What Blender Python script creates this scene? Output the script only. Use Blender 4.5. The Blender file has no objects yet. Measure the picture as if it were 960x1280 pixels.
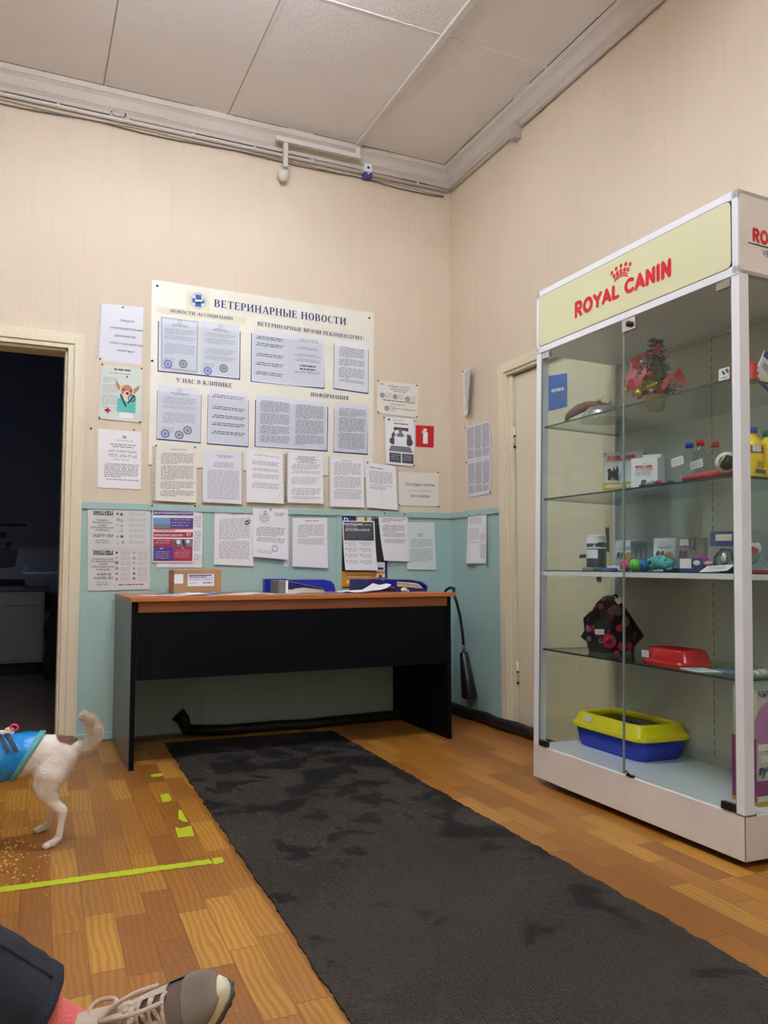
import bpy, bmesh, math, random
from mathutils import Vector, Matrix, noise
random.seed(7)
PI = math.pi
scene = bpy.context.scene
COL = scene.collection

# ------------------------------------------------------------------ camera
CX, CY, CZ, YAW, PITCH, ROLL, FPX = -2.4518, -4.3897, 0.8728, 0.4244, 0.0712, -0.0021, 1001.484
_f = Vector((math.sin(YAW)*math.cos(PITCH), math.cos(YAW)*math.cos(PITCH), math.sin(PITCH)))
_r0 = Vector((math.cos(YAW), -math.sin(YAW), 0)); _u0 = _r0.cross(_f)
_r = _r0*math.cos(ROLL)+_u0*math.sin(ROLL); _u = _u0*math.cos(ROLL)-_r0*math.sin(ROLL)
EYE = Vector((CX, CY, CZ))
cam = bpy.data.cameras.new('camera'); camo = bpy.data.objects.new('camera', cam); COL.objects.link(camo)
camo.matrix_world = Matrix(((_r.x,_u.x,-_f.x,CX),(_r.y,_u.y,-_f.y,CY),(_r.z,_u.z,-_f.z,CZ),(0,0,0,1)))
cam.sensor_fit = 'HORIZONTAL'; cam.sensor_width = 36; cam.lens = FPX/960*36; cam.clip_start = .02
scene.camera = camo
def ray(px): return _f + _r*((px[0]-480)/FPX) - _u*((px[1]-640)/FPX)
def on(px, axis, val):                                   # measured point of the photo on a real plane of the room
    d = ray(px); return EYE + d*((val-EYE[axis])/d[axis])
def deep(px, d): return EYE + ray(px)*d

# ------------------------------------------------------------------ materials
def lin(c): return tuple(((v/255)/12.92 if v/255 <= .04045 else ((v/255+.055)/1.055)**2.4) for v in c)+(1,)
MATS = {}
def mat(name, rgb=(200,200,200), rough=.6, metal=0, bump=0, bscale=40, mottled=0, mscale=6, emit=0, spec=.5, trans=0, alpha=1):
    if name in MATS: return MATS[name]
    m = bpy.data.materials.new(name); m.use_nodes = True; nt = m.node_tree; N = nt.nodes; L = nt.links
    b = N['Principled BSDF']; b.inputs['Base Color'].default_value = lin(rgb); b.inputs['Roughness'].default_value = rough
    b.inputs['Metallic'].default_value = metal; b.inputs['Specular IOR Level'].default_value = spec
    b.inputs['Transmission Weight'].default_value = trans; b.inputs['Alpha'].default_value = alpha
    if emit:
        b.inputs['Emission Color'].default_value = lin(rgb); b.inputs['Emission Strength'].default_value = emit
    if bump or mottled:
        tc = N.new('ShaderNodeTexCoord')
    if bump:
        n = N.new('ShaderNodeTexNoise'); n.inputs['Scale'].default_value = bscale; n.inputs['Detail'].default_value = 4
        bp = N.new('ShaderNodeBump'); bp.inputs['Strength'].default_value = bump; bp.inputs['Distance'].default_value = .01
        L.new(tc.outputs['Object'], n.inputs['Vector']); L.new(n.outputs['Fac'], bp.inputs['Height']); L.new(bp.outputs['Normal'], b.inputs['Normal'])
    if mottled:
        n = N.new('ShaderNodeTexNoise'); n.inputs['Scale'].default_value = mscale; n.inputs['Detail'].default_value = 5
        mx = N.new('ShaderNodeMixRGB'); mx.inputs[1].default_value = lin([v*(1-mottled) for v in rgb]); mx.inputs[2].default_value = lin([min(255, v*(1+mottled*.7)) for v in rgb])
        rp = N.new('ShaderNodeValToRGB'); rp.color_ramp.elements[0].position = .35; rp.color_ramp.elements[1].position = .65
        L.new(tc.outputs['Object'], n.inputs['Vector']); L.new(n.outputs['Fac'], rp.inputs['Fac']); L.new(rp.outputs['Color'], mx.inputs[0]); L.new(mx.outputs['Color'], b.inputs['Base Color'])
    MATS[name] = m; return m

def glassmat(name, tint=(236,244,240), ior=1.45, rough=.02, gloss=1.0):
    if name in MATS: return MATS[name]
    m = bpy.data.materials.new(name); m.use_nodes = True; nt = m.node_tree; N = nt.nodes; L = nt.links
    N.remove(N['Principled BSDF'])
    t = N.new('ShaderNodeBsdfTransparent'); t.inputs['Color'].default_value = lin(tint)
    g = N.new('ShaderNodeBsdfGlossy'); g.inputs['Roughness'].default_value = rough
    f = N.new('ShaderNodeLayerWeight'); f.inputs['Blend'].default_value = .5      # facing is the same from both sides of a pane
    pw_ = N.new('ShaderNodeMath'); pw_.operation = 'POWER'; pw_.inputs[1].default_value = 5; L.new(f.outputs['Facing'], pw_.inputs[0])
    r0 = ((ior-1)/(ior+1))**2
    ma = N.new('ShaderNodeMath'); ma.operation = 'MULTIPLY_ADD'; ma.inputs[1].default_value = 1-r0; ma.inputs[2].default_value = r0; L.new(pw_.outputs[0], ma.inputs[0])
    k = N.new('ShaderNodeMath'); k.operation = 'MULTIPLY'; k.inputs[1].default_value = gloss; k.use_clamp = True
    mx = N.new('ShaderNodeMixShader')
    L.new(ma.outputs[0], k.inputs[0]); L.new(k.outputs[0], mx.inputs[0]); L.new(t.outputs[0], mx.inputs[1]); L.new(g.outputs[0], mx.inputs[2])
    L.new(mx.outputs[0], N['Material Output'].inputs['Surface']); MATS[name] = m; return m

class G:                                                 # small node-graph writer
    def __init__(s, name, rough=.5):
        s.m = bpy.data.materials.new(name); s.m.use_nodes = True; s.nt = s.m.node_tree; s.N = s.nt.nodes
        s.b = s.N['Principled BSDF']; s.b.inputs['Roughness'].default_value = rough; MATS[name] = s.m
        s.tc = s.N.new('ShaderNodeTexCoord')
    def link(s, a, b): s.nt.links.new(a, b)
    def math(s, op, a, b=None, clamp=False):
        n = s.N.new('ShaderNodeMath'); n.operation = op; n.use_clamp = clamp
        for i, v in enumerate((a, b)):
            if v is None: continue
            if hasattr(v, 'default_value') or hasattr(v, 'links'): s.link(v, n.inputs[i])
            else: n.inputs[i].default_value = v
        return n.outputs[0]
    def comb(s, x, y, z=0):
        n = s.N.new('ShaderNodeCombineXYZ')
        for i, v in enumerate((x, y, z)):
            if isinstance(v, (int, float)): n.inputs[i].default_value = v
            else: s.link(v, n.inputs[i])
        return n.outputs[0]
    def mapping(s, vec, scale=(1,1,1), rot=(0,0,0), loc=(0,0,0)):
        n = s.N.new('ShaderNodeMapping'); n.inputs['Scale'].default_value = scale; n.inputs['Rotation'].default_value = rot; n.inputs['Location'].default_value = loc
        s.link(vec, n.inputs['Vector']); return n.outputs[0]
    def sep(s, vec):
        n = s.N.new('ShaderNodeSeparateXYZ'); s.link(vec, n.inputs[0]); return n.outputs
    def noise(s, vec, scale, detail=4, dist=0):
        n = s.N.new('ShaderNodeTexNoise'); n.inputs['Scale'].default_value = scale; n.inputs['Detail'].default_value = detail; n.inputs['Distortion'].default_value = dist
        s.link(vec, n.inputs['Vector']); return n.outputs['Fac']
    def white(s, vec):
        n = s.N.new('ShaderNodeTexWhiteNoise'); n.noise_dimensions = '2D'; s.link(vec, n.inputs['Vector']); return n.outputs['Value']
    def ramp(s, fac, stops):
        n = s.N.new('ShaderNodeValToRGB'); e = n.color_ramp.elements
        while len(e) < len(stops): e.new(.5)
        for i, (p, c) in enumerate(stops): e[i].position = p; e[i].color = lin(c) if max(c) > 1 else tuple(c)+(1,)
        s.link(fac, n.inputs['Fac']); return n.outputs['Color']
    def mix(s, fac, a, b, mode='MIX'):
        n = s.N.new('ShaderNodeMixRGB'); n.blend_type = mode
        for i, v in enumerate((fac, a, b)):
            if isinstance(v, (int, float)): n.inputs[i].default_value = v
            elif isinstance(v, tuple): n.inputs[i].default_value = lin(v)
            else: s.link(v, n.inputs[i])
        return n.outputs[0]
    def bump(s, h, strength=.3, dist=.01):
        n = s.N.new('ShaderNodeBump'); n.inputs['Strength'].default_value = strength; n.inputs['Distance'].default_value = dist
        s.link(h, n.inputs['Height']); s.link(n.outputs[0], s.b.inputs['Normal'])

def floor_material(name, stops, rough):
    g = G(name, rough); v = g.mapping(g.tc.outputs['Object'], rot=(0, 0, math.radians(1.3)))
    x, y, _ = g.sep(v)
    sx = g.math('DIVIDE', x, .0745); ix = g.math('FLOOR', sx)
    off = g.white(g.comb(ix, 3.7)); sy = g.math('ADD', g.math('DIVIDE', y, .315), g.math('MULTIPLY', off, 9.0)); iy = g.math('FLOOR', sy)
    rnd = g.white(g.comb(ix, iy)); rnd2 = g.white(g.comb(iy, g.math('ADD', ix, 31.3)))
    base = g.ramp(rnd, stops)
    gv = g.comb(g.math('ADD', g.math('MULTIPLY', x, 15), g.math('MULTIPLY', rnd, 37)), g.math('ADD', g.math('MULTIPLY', y, 4.2), g.math('MULTIPLY', rnd2, 53)), 0)
    w = g.N.new('ShaderNodeTexWave'); w.inputs['Scale'].default_value = 1.3; w.inputs['Distortion'].default_value = 9; w.inputs['Detail'].default_value = 2.5; w.inputs['Detail Scale'].default_value = .55
    g.link(gv, w.inputs['Vector'])
    fine = g.noise(g.comb(g.math('MULTIPLY', x, 160), g.math('MULTIPLY', y, 12)), 1.0, 3)
    c = g.mix(g.math('MULTIPLY', g.ramp(w.outputs['Fac'], [(.25, (255,255,255)), (.7, (0,0,0))]), .36), base, (122,72,26))
    c = g.mix(g.math('MULTIPLY', fine, .2), c, (120,66,24))
    fx = g.math('FRACT', sx); fy = g.math('FRACT', sy)
    ex = g.math('MINIMUM', fx, g.math('SUBTRACT', 1, fx)); ey = g.math('MINIMUM', fy, g.math('SUBTRACT', 1, fy))
    lx = g.math('LESS_THAN', ex, .018); ly = g.math('LESS_THAN', ey, .006); ln = g.math('MAXIMUM', lx, ly)
    c = g.mix(g.math('MULTIPLY', ln, .55), c, (84,48,20))
    dirt = g.noise(g.tc.outputs['Object'], 2.3, 6); c = g.mix(g.math('MULTIPLY', g.ramp(dirt, [(.42, (0,0,0)), (.75, (255,255,255))]), .35), c, (120,78,40))
    g.link(c, g.b.inputs['Base Color'])
    rr = g.noise(g.tc.outputs['Object'], 5, 6)
    g.link(g.math('ADD', g.math('MULTIPLY', rr, .12), rough-.1), g.b.inputs['Roughness'])
    g.bump(g.math('SUBTRACT', g.math('MULTIPLY', g.noise(g.tc.outputs['Object'], 9, 3), .6), g.math('MULTIPLY', ln, .2)), 0.05, .003)
    return g.m
floor_material('vinyl parquet', [(0, (148,94,38)), (.35, (164,108,42)), (.7, (180,122,46)), (1, (206,152,60))], .42)

def carpet_material():
    g = G('ribbed mat', .9); o = g.tc.outputs['Object']
    x, y, _ = g.sep(o)
    # worn taupe with damp black patches at the far end and small ones further on
    n1 = g.noise(o, 5.5, 7, .6); n2 = g.noise(o, 19, 5)
    far = g.math('MULTIPLY', g.math('ADD', y, -.45), .075)            # damp gathers towards the table end
    side = g.math('MULTIPLY', x, .10)
    k = g.math('ADD', g.math('ADD', n1, far), side); k = g.math('ADD', k, g.math('MULTIPLY', g.math('SUBTRACT', n2, .5), .25))
    wet = g.ramp(k, [(.575, (0,0,0)), (.59, (255,255,255))])
    w1 = g.N.new('ShaderNodeTexVoronoi'); w1.inputs['Scale'].default_value = 125; w1.feature = 'F1'; w1.inputs['Randomness'].default_value = .4; g.link(g.mapping(o, scale=(1,.75,1)), w1.inputs['Vector'])
    dry = g.mix(w1.outputs['Distance'], (38,34,30), (76,68,60))
    dry = g.mix(g.math('MULTIPLY', g.noise(o, 2.2, 4), .45), dry, (50,46,43))
    c = g.mix(g.math('MULTIPLY', wet, .9), dry, (15,15,17)); g.link(c, g.b.inputs['Base Color'])
    g.link(g.math('SUBTRACT', .92, g.math('MULTIPLY', wet, .22)), g.b.inputs['Roughness']); g.b.inputs['Specular IOR Level'].default_value = .25
    g.bump(w1.outputs['Distance'], .9, .012)
    return g.m
carpet_material()

def wall_material(name, c0, c1, dirt=(170,150,120)):
    g = G(name, .85); o = g.tc.outputs['Object']
    n = g.noise(o, 1.3, 6); c = g.mix(g.ramp(n, [(.3,(0,0,0)),(.7,(255,255,255))]), c0, c1)
    s = g.noise(g.mapping(o, scale=(14,14,1.2)), 1.5, 4); c = g.mix(g.math('MULTIPLY', g.ramp(s, [(.55,(0,0,0)),(.85,(255,255,255))]), .12), c, dirt)
    g.link(c, g.b.inputs['Base Color'])
    h = g.math('ADD', g.noise(g.mapping(o, scale=(60,60,18)), 1.0, 4), g.math('MULTIPLY', g.noise(o, 4, 4), 2.0)); g.bump(h, .22, .012)
    g.b.inputs['Specular IOR Level'].default_value = .2
    return g.m
wall_material('cream wallpaper', (218,203,180), (227,212,190))
wall_material('aqua paint', (164,196,190), (174,204,198), (144,172,166)); MATS['aqua paint'].node_tree.nodes['Principled BSDF'].inputs['Roughness'].default_value = .45
wall_material('ceiling board', (232,228,224), (240,237,234), (212,206,200))
wall_material('old cream paint', (224,214,186), (232,223,196), (196,178,140)); MATS['old cream paint'].node_tree.nodes['Principled BSDF'].inputs['Roughness'].default_value = .5
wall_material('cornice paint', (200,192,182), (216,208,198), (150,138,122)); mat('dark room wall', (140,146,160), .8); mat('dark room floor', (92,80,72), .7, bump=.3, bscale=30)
mat('paper', (238,238,240), .75); mat('paper warm', (232,228,216), .75); mat('paper cool', (224,226,234), .6); mat('paper grey', (214,216,213), .7); mat('paper green', (222,232,226), .75)
mat('ink', (156,156,160), .8); mat('ink dark', (92,92,98), .8); mat('ink light', (180,180,186), .8); mat('ink black', (44,44,50), .8); mat('joint shade', (172,166,160), .9); mat('white ink', (240,240,240), .7)
mat('navy ink', (34,40,112), .6); mat('blue frame', (42,44,126), .5); mat('board cream', (236,234,218), .45, mottled=.02); mat('label cream', (232,226,200), .6)
mat('stamp blue', (134,146,196), .8); mat('stamp grey', (148,146,150), .8); mat('logo blue', (34,92,178), .6); mat('logo ring', (196,206,206), .6)
mat('red sign', (196,28,36), .45); mat('pin', (60,56,54), .35, metal=.5); mat('sleeve', (216,206,190), .35, alpha=.8)
mat('purple print', (82,58,138), .5); mat('crimson print', (172,42,70), .5); mat('photo grey', (120,124,132), .6); mat('photo blue', (110,150,200), .6)
mat('orange print', (226,148,30), .5); mat('graphite print', (74,76,82), .5); mat('navy print', (34,38,120), .5); mat('black print', (40,40,46), .5)
mat('poster green', (206,218,204), .5); mat('dog tan', (190,130,92), .7); mat('dog pale', (226,200,184), .7); mat('scrub teal', (84,186,176), .6)
mat('white enamel', (236,238,242), .28, mottled=.02, mscale=3); mat('worn white laminate', (228,222,214), .4, mottled=.03, mscale=5)
mat('fascia yellow', (216,216,174), .35); mat('logo red', (206,30,42), .35); mat('back panel', (186,186,180), .4, mottled=.03, mscale=2)
mat('glass edge', (44,66,60), .15); mat('door edge', (130,148,142), .2); mat('chrome', (210,210,214), .2, metal=1); mat('dark metal', (54,50,48), .4, metal=.6); mat('black rubber', (22,22,24), .5); mat('black plastic', (26,27,30), .35)
glassmat('clear glass', (248,252,250)); glassmat('shelf glass', (238,246,242)); glassmat('clear film', (246,248,250), 1.35, .08, .8); glassmat('clear bottle', (244,248,248), 1.5, .06)
mat('orange laminate', (192,112,52), .38, mottled=.05, mscale=3); mat('brown laminate', (128,72,38), .42, mottled=.05, mscale=3); mat('black laminate', (7,10,15), .55, spec=.1, mottled=.1, mscale=3); mat('painted laminate sheen', (96,104,106), .35, mottled=.06, mscale=3)
mat('cardboard', (176,132,88), .8, mottled=.03); mat('tape brown', (162,116,70), .4); mat('binder blue', (22,40,170), .35); mat('binder navy', (40,38,104), .4); mat('binder grey', (108,112,108), .6); mat('page block', (214,208,190), .8)
mat('lime tape', (188,204,28), .5); mat('crumb', (230,196,130), .8)
mat('caulk dirt', (120,112,100), .8); mat('cable grey', (190,182,170), .5); mat('cable dark', (110,104,100), .6); mat('white trunking', (216,212,206), .45)
mat('litter yellow', (246,226,20), .35); mat('litter blue', (36,56,190), .35); mat('bowl red', (196,26,36), .2); mat('pink pack', (206,130,190), .4); mat('pack beige', (214,206,186), .5); mat('magenta print', (150,50,120), .5)
mat('navy print soft', (60,70,140), .5); mat('blue sign', (54,104,196), .5); mat('royal bag', (206,210,212), .4, bump=.3, bscale=14); mat('gold print', (190,160,30), .4)
mat('fir green', (26,58,36), .8); mat('ribbon red', (150,16,26), .45); mat('gold', (214,178,50), .25, metal=.8); mat('gold pot', (190,150,70), .4, metal=.3)
mat('feather brown', (128,88,62), .9); mat('aluminium', (206,208,210), .22, metal=.9); mat('yellow bottle', (250,214,16), .35); mat('cap blue', (34,84,180), .4); mat('cap red', (206,34,40), .4); mat('cap green', (30,120,50), .4)
mat('red stick', (170,62,58), .5); mat('cream toy', (226,222,200), .5); mat('tin dark', (50,60,68), .35); mat('pink ball', (240,60,110), .4); mat('lime ball', (110,220,40), .4); mat('blue ball', (40,120,200), .4); mat('teal toy', (90,196,186), .4)
mat('silver pouch', (150,154,154), .3, metal=.3); mat('carrier black', (28,24,28), .9); mat('flower red', (176,34,60), .8); mat('flower grey', (120,110,118), .8); mat('shell', (206,206,190), .4, mottled=.1, mscale=60)
mat('denim', (28,31,40), .9, bump=.2, bscale=300, mottled=.25, mscale=26); mat('denim hem', (34,38,50), .9, bump=.5, bscale=300); mat('sock pink', (232,116,110), .95, bump=.4, bscale=260); mat('skin', (214,164,136), .6)
mat('suede grey', (120,110,96), .95, bump=.12, bscale=300); mat('shoe leather', (196,182,160), .6, mottled=.05, mscale=40); mat('shoe mesh', (150,130,112), .9, bump=1, bscale=700); mat('shoe sole', (226,220,190), .6); mat('tread', (84,78,68), .8); mat('lace', (214,190,172), .9, bump=.5, bscale=400); mat('lining pink', (196,150,140), .9)
mat('jacket blue', (10,140,220), .25, bump=.8, bscale=28); mat('jacket trim', (90,176,176), .6); mat('jacket stripe', (18,30,60), .5); mat('paw pad', (120,80,84), .7); mat('fur cream', (232,214,184), .9); mat('fur white', (236,228,216), .9)
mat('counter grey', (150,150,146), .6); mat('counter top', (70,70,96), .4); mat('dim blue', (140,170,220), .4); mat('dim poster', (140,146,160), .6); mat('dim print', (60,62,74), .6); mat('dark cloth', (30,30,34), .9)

# ------------------------------------------------------------------ mesh writer
def hexa(m): return MATS[m] if isinstance(m, str) else m
class MB:
    def __init__(s): s.v = []; s.f = []; s.mi = []; s.mats = []; s.sm = []
    def _m(s, m):
        if m not in s.mats: s.mats.append(m)
        return s.mats.index(m)
    def add(s, vs, fs, m, T=None, smooth=False):
        o = len(s.v); k = s._m(m)
        for p in vs: s.v.append(tuple(T @ Vector(p)) if T is not None else tuple(p))
        for f in fs: s.f.append([o+i for i in f]); s.mi.append(k); s.sm.append(smooth)
        return s
    def box(s, a, b, m, T=None, bev=0):
        x0,y0,z0 = (min(a[i],b[i]) for i in range(3)); x1,y1,z1 = (max(a[i],b[i]) for i in range(3))
        if bev > 0:
            bm = bmesh.new(); bmesh.ops.create_cube(bm, size=1)
            for v in bm.verts: v.co = Vector(((x0+x1)/2+v.co.x*(x1-x0), (y0+y1)/2+v.co.y*(y1-y0), (z0+z1)/2+v.co.z*(z1-z0)))
            bmesh.ops.bevel(bm, geom=bm.edges[:], offset=bev, segments=2, affect='EDGES', profile=.7)
            bm.verts.index_update(); vs = [v.co.copy() for v in bm.verts]; fs = [[v.index for v in f.verts] for f in bm.faces]; bm.free()
            return s.add(vs, fs, m, T)
        vs = [(x0,y0,z0),(x1,y0,z0),(x1,y1,z0),(x0,y1,z0),(x0,y0,z1),(x1,y0,z1),(x1,y1,z1),(x0,y1,z1)]
        return s.add(vs, [(0,3,2,1),(4,5,6,7),(0,1,5,4),(1,2,6,5),(2,3,7,6),(3,0,4,7)], m, T)
    def prism(s, poly, axis, a, b, m, T=None):            # polygon in the other two axes, extruded along axis
        n = len(poly)
        def P(p, t):
            q = list(p); q.insert(axis, t); return tuple(q)
        vs = [P(p, a) for p in poly]+[P(p, b) for p in poly]
        fs = [tuple(range(n))[::-1], tuple(range(n, 2*n))]+[(i, (i+1) % n, n+(i+1) % n, n+i) for i in range(n)]
        return s.add(vs, fs, m, T)
    def tube(s, pts, rad, m, seg=10, T=None, caps=True):
        pts = [Vector(p) for p in pts]; n = len(pts); R = rad if isinstance(rad, (list, tuple)) else [rad]*n
        up = Vector((0,0,1)); vs = []; prev = None
        for i, p in enumerate(pts):
            t = (pts[min(i+1, n-1)]-pts[max(i-1, 0)]).normalized()
            if prev is None:
                a = t.cross(up if abs(t.z) < .9 else Vector((1,0,0))).normalized()
            else: a = (prev - t*prev.dot(t)).normalized()
            prev = a; b = t.cross(a)
            for k in range(seg): q = 2*PI*k/seg; vs.append(p+(a*math.cos(q)+b*math.sin(q))*R[i])
        fs = [(i*seg+k, i*seg+(k+1) % seg, (i+1)*seg+(k+1) % seg, (i+1)*seg+k) for i in range(n-1) for k in range(seg)]
        if caps: fs += [tuple(range(seg))[::-1], tuple(range((n-1)*seg, n*seg))]
        return s.add(vs, fs, m, T, True)
    def lathe(s, prof, m, seg=24, T=None, sx=1, sy=1, closed=True):
        n = len(prof); vs = [(r*math.cos(2*PI*k/seg)*sx, r*math.sin(2*PI*k/seg)*sy, z) for r, z in prof for k in range(seg)]
        fs = [(i*seg+k, i*seg+(k+1) % seg, (i+1)*seg+(k+1) % seg, (i+1)*seg+k) for i in range(n-1) for k in range(seg)]
        if closed: fs += [tuple(range(seg))[::-1], tuple(range((n-1)*seg, n*seg))]
        return s.add(vs, fs, m, T, True)
    def ball(s, c, r, m, seg=16, T=None, sc=(1,1,1)):
        n = seg//2; M2 = Matrix.Translation(c) @ Matrix.Diagonal((sc[0], sc[1], sc[2], 1))
        if T is not None: M2 = T @ M2
        return s.lathe([(max(1e-4, r*math.sin(PI*i/n)), -r*math.cos(PI*i/n)) for i in range(n+1)], m, seg, M2)
    def build(s, name, parent=None, loc=None, matrix=None):
        me = bpy.data.meshes.new(name); org = Vector(loc) if loc is not None else Vector((0,0,0))
        me.from_pydata([tuple(Vector(v)-org) for v in s.v], [], s.f); me.update()
        for m in s.mats: me.materials.append(hexa(m))
        me.polygons.foreach_set('material_index', s.mi); me.polygons.foreach_set('use_smooth', s.sm)
        o = bpy.data.objects.new(name, me); COL.objects.link(o)
        if parent is not None: o.parent = parent
        if loc is not None: o.location = org
        if matrix is not None: o.matrix_world = matrix
        return o
def tag(o, label, cat, group=None):
    o['label'] = label; o['category'] = cat
    if group: o['group'] = group
    return o
def thing(name, label, cat, loc=(0,0,0), matrix=None, group=None):
    o = bpy.data.objects.new(name, None); o.empty_display_size = .05; COL.objects.link(o)
    if matrix is not None: o.matrix_world = matrix
    else: o.location = loc
    return tag(o, label, cat, group)
def struct(name, mb, parent=None):
    o = mb.build(name, parent)
    if parent is None: o['kind'] = 'structure'
    return o
def modapply(o, *mods):                                   # bake modifiers into the mesh
    bpy.context.view_layer.update()
    dg = bpy.context.evaluated_depsgraph_get(); me = bpy.data.meshes.new_from_object(o.evaluated_get(dg))
    o.modifiers.clear(); old = o.data; o.data = me
    return o

# ------------------------------------------------------------------ lettering
_tc = {}
def sans(txt, bold=0.0):
    k = (txt, bold)
    if k in _tc: return _tc[k]
    cu = bpy.data.curves.new('t', 'FONT'); cu.body = txt; cu.size = 1; cu.offset = bold; cu.resolution_u = 3
    o = bpy.data.objects.new('t', cu); COL.objects.link(o); bpy.context.view_layer.update()
    dg = bpy.context.evaluated_depsgraph_get(); ev = o.evaluated_get(dg); me = ev.to_mesh()
    vs = [(v.co.x, v.co.y) for v in me.vertices]; fs = [tuple(p.vertices) for p in me.polygons]; ev.to_mesh_clear()
    bpy.data.objects.remove(o); bpy.data.curves.remove(cu)
    if vs:
        x0 = min(v[0] for v in vs); x1 = max(v[0] for v in vs); y0 = min(v[1] for v in vs); y1 = max(v[1] for v in vs)
        h = .73; vs = [((x-x0)/h, y/h) for x, y in vs]; w = (x1-x0)/h
    else: w = 0
    _tc[k] = (vs, fs, w); return _tc[k]
def seg_poly(a, b, w):
    d = (Vector(b)-Vector(a)).normalized(); n = Vector((-d.y, d.x))*w/2
    a = Vector(a); b = Vector(b); return [tuple(a-n), tuple(b-n), tuple(b+n), tuple(a+n)]
T_, t_ = .19, .07
def _stem(x, lo=0, hi=1, s=.055, th=T_):
    return [[(x,lo),(x+th,lo),(x+th,hi),(x,hi)], [(x-s,lo),(x+th+s,lo),(x+th+s,lo+.05),(x-s,lo+.05)], [(x-s,hi-.05),(x+th+s,hi-.05),(x+th+s,hi),(x-s,hi)]]
def _bowl(x, y0, y1, w, a0=-90, a1=90, th=T_, n=12):       # stroke arc, thick at the sides
    cy = (y0+y1)/2; ry = (y1-y0)/2; out = []
    for i in range(n):
        q0 = math.radians(a0+(a1-a0)*i/n); q1 = math.radians(a0+(a1-a0)*(i+1)/n)
        P = []
        for q in (q0, q1): P.append((x+w*math.cos(q), cy+ry*math.sin(q)))
        for q in (q1, q0): P.append((x+(w-th)*math.cos(q), cy+(ry-t_)*math.sin(q)))
        out.append(P)
    return out
def _hb(x0, x1, y, th=t_): return [[(x0,y),(x1,y),(x1,y+th),(x0,y+th)]]
def _glyph(c):
    S = .06
    if c == 'В': return _stem(S)+_hb(S,.4,0)+_hb(S,.38,.49)+_hb(S,.38,.93)+_bowl(.38,.49,1,.27)+_bowl(.38,0,.56,.32), .78
    if c == 'Е': return _stem(S)+_hb(S,.62,0)+_hb(S,.5,.48)+_hb(S,.6,.93)+[[(.56,0),(.64,0),(.66,.26),(.61,.26)],[(.53,1),(.61,1),(.61,.76),(.57,.76)],[(.44,.36),(.49,.36),(.49,.66),(.44,.66)]], .74
    if c == 'Т': return _stem(.28)+_hb(.02,.74,.93)+[[(.02,1),(.09,1),(.05,.74),(.02,.74)],[(.67,1),(.74,1),(.74,.74),(.71,.74)]], .8
    if c == 'Р': return _stem(S)+_hb(S,.38,.43)+_hb(S,.38,.93)+_bowl(.36,.43,1,.3), .72
    if c == 'И': return _stem(S)+_stem(.6)+[seg_poly((.2,.1),(.65,.9),.08)], .92
    if c == 'Н': return _stem(S)+_stem(.6)+_hb(.2,.65,.47), .92
    if c == 'А': return [seg_poly((.1,.03),(.4,.97),.07), seg_poly((.42,1.0),(.72,.03),T_)]+_hb(.2,.62,.3)+_hb(-.02,.24,0,.05)+_hb(.54,.86,0,.05), .86
    if c == 'Ы': return _stem(S)+_hb(.2,.4,0)+_hb(.2,.4,.5)+_bowl(.38,0,.57,.28)+_stem(.82), 1.12
    if c == 'О': return _bowl(.4,-.02,1.02,.38,-90,90)+[[(.8-a,b) for a,b in p] for p in _bowl(.4,-.02,1.02,.38,-90,90)], .84
    if c == 'С': return [[(.8-a,b) for a,b in p] for p in _bowl(.4,-.02,1.02,.38,-105,105,n=14)]+[[(.62,.98),(.68,1.02),(.7,.68),(.66,.68)],[(.5,0),(.7,.2),(.66,.24),(.48,.06)]], .76
    if c == 'Ц': return _stem(S)+_stem(.58)+_hb(.2,.84,0)+[[(.8,-.22),(.86,-.22),(.86,.05),(.78,.05)]], .92
    if c == 'Ч': return _stem(.56)+[[(S,1),(S+T_,1),(S+T_,.62),(S,.62)]]+_hb(.0,.3,.95,.05)+_hb(.24,.6,.42)+_bowl(.27,.42,.8,.21,180,270,T_,6), .86
    if c == 'К': return _stem(S)+[seg_poly((.25,.48),(.62,.95),.07), seg_poly((.38,.56),(.68,.02),T_)]+_hb(.52,.78,.95,.05)+_hb(.52,.84,0,.05), .84
    if c == 'М': return _stem(.8)+_stem(.06,th=.08)+[seg_poly((.14,.97),(.46,.04),T_*.9), seg_poly((.46,.04),(.82,.97),.07)], 1.1
    if c == 'Д': return _stem(.6,.05)+[seg_poly((.16,.05),(.34,.97),.08)]+_hb(.28,.8,.95,.05)+_hb(.02,.9,0)+[[(.02,-.2),(.08,-.2),(.1,.05),(.02,.05)],[(.84,-.2),(.9,-.2),(.9,.05),(.82,.05)]], .94
    if c == 'У': return [seg_poly((.1,.97),(.42,.35),T_), seg_poly((.7,.97),(.32,.08),.08)]+_hb(-.02,.26,.95,.05)+_hb(.56,.82,.95,.05)+[seg_poly((.14,.06),(.32,.08),.12)], .82
    if c == 'Ю': return _stem(S)+_hb(.2,.45,.47)+_bowl(.74,-.02,1.02,.32)+[[(1.48-a,b) for a,b in p] for p in _bowl(.74,-.02,1.02,.32)], 1.14
    if c == 'Л': return _stem(.6)+[seg_poly((.2,.08),(.34,.97),.08)]+_hb(.28,.8,.95,.05)+[seg_poly((.02,.05),(.22,.08),.12)], .88
    if c == 'Ф': return _stem(.42)+_bowl(.52,.18,.84,.44)+[[(1.04-a,b) for a,b in p] for p in _bowl(.52,.18,.84,.44)], 1.06
    if c == 'Я': return _stem(.5)+_hb(.34,.6,.42)+_hb(.34,.6,.93)+[[(.76-a,b) for a,b in p] for p in _bowl(.4,.42,1,.3)]+[seg_poly((.4,.45),(.12,.03),.14)]+_hb(-.02,.22,0,.05), .8
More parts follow.
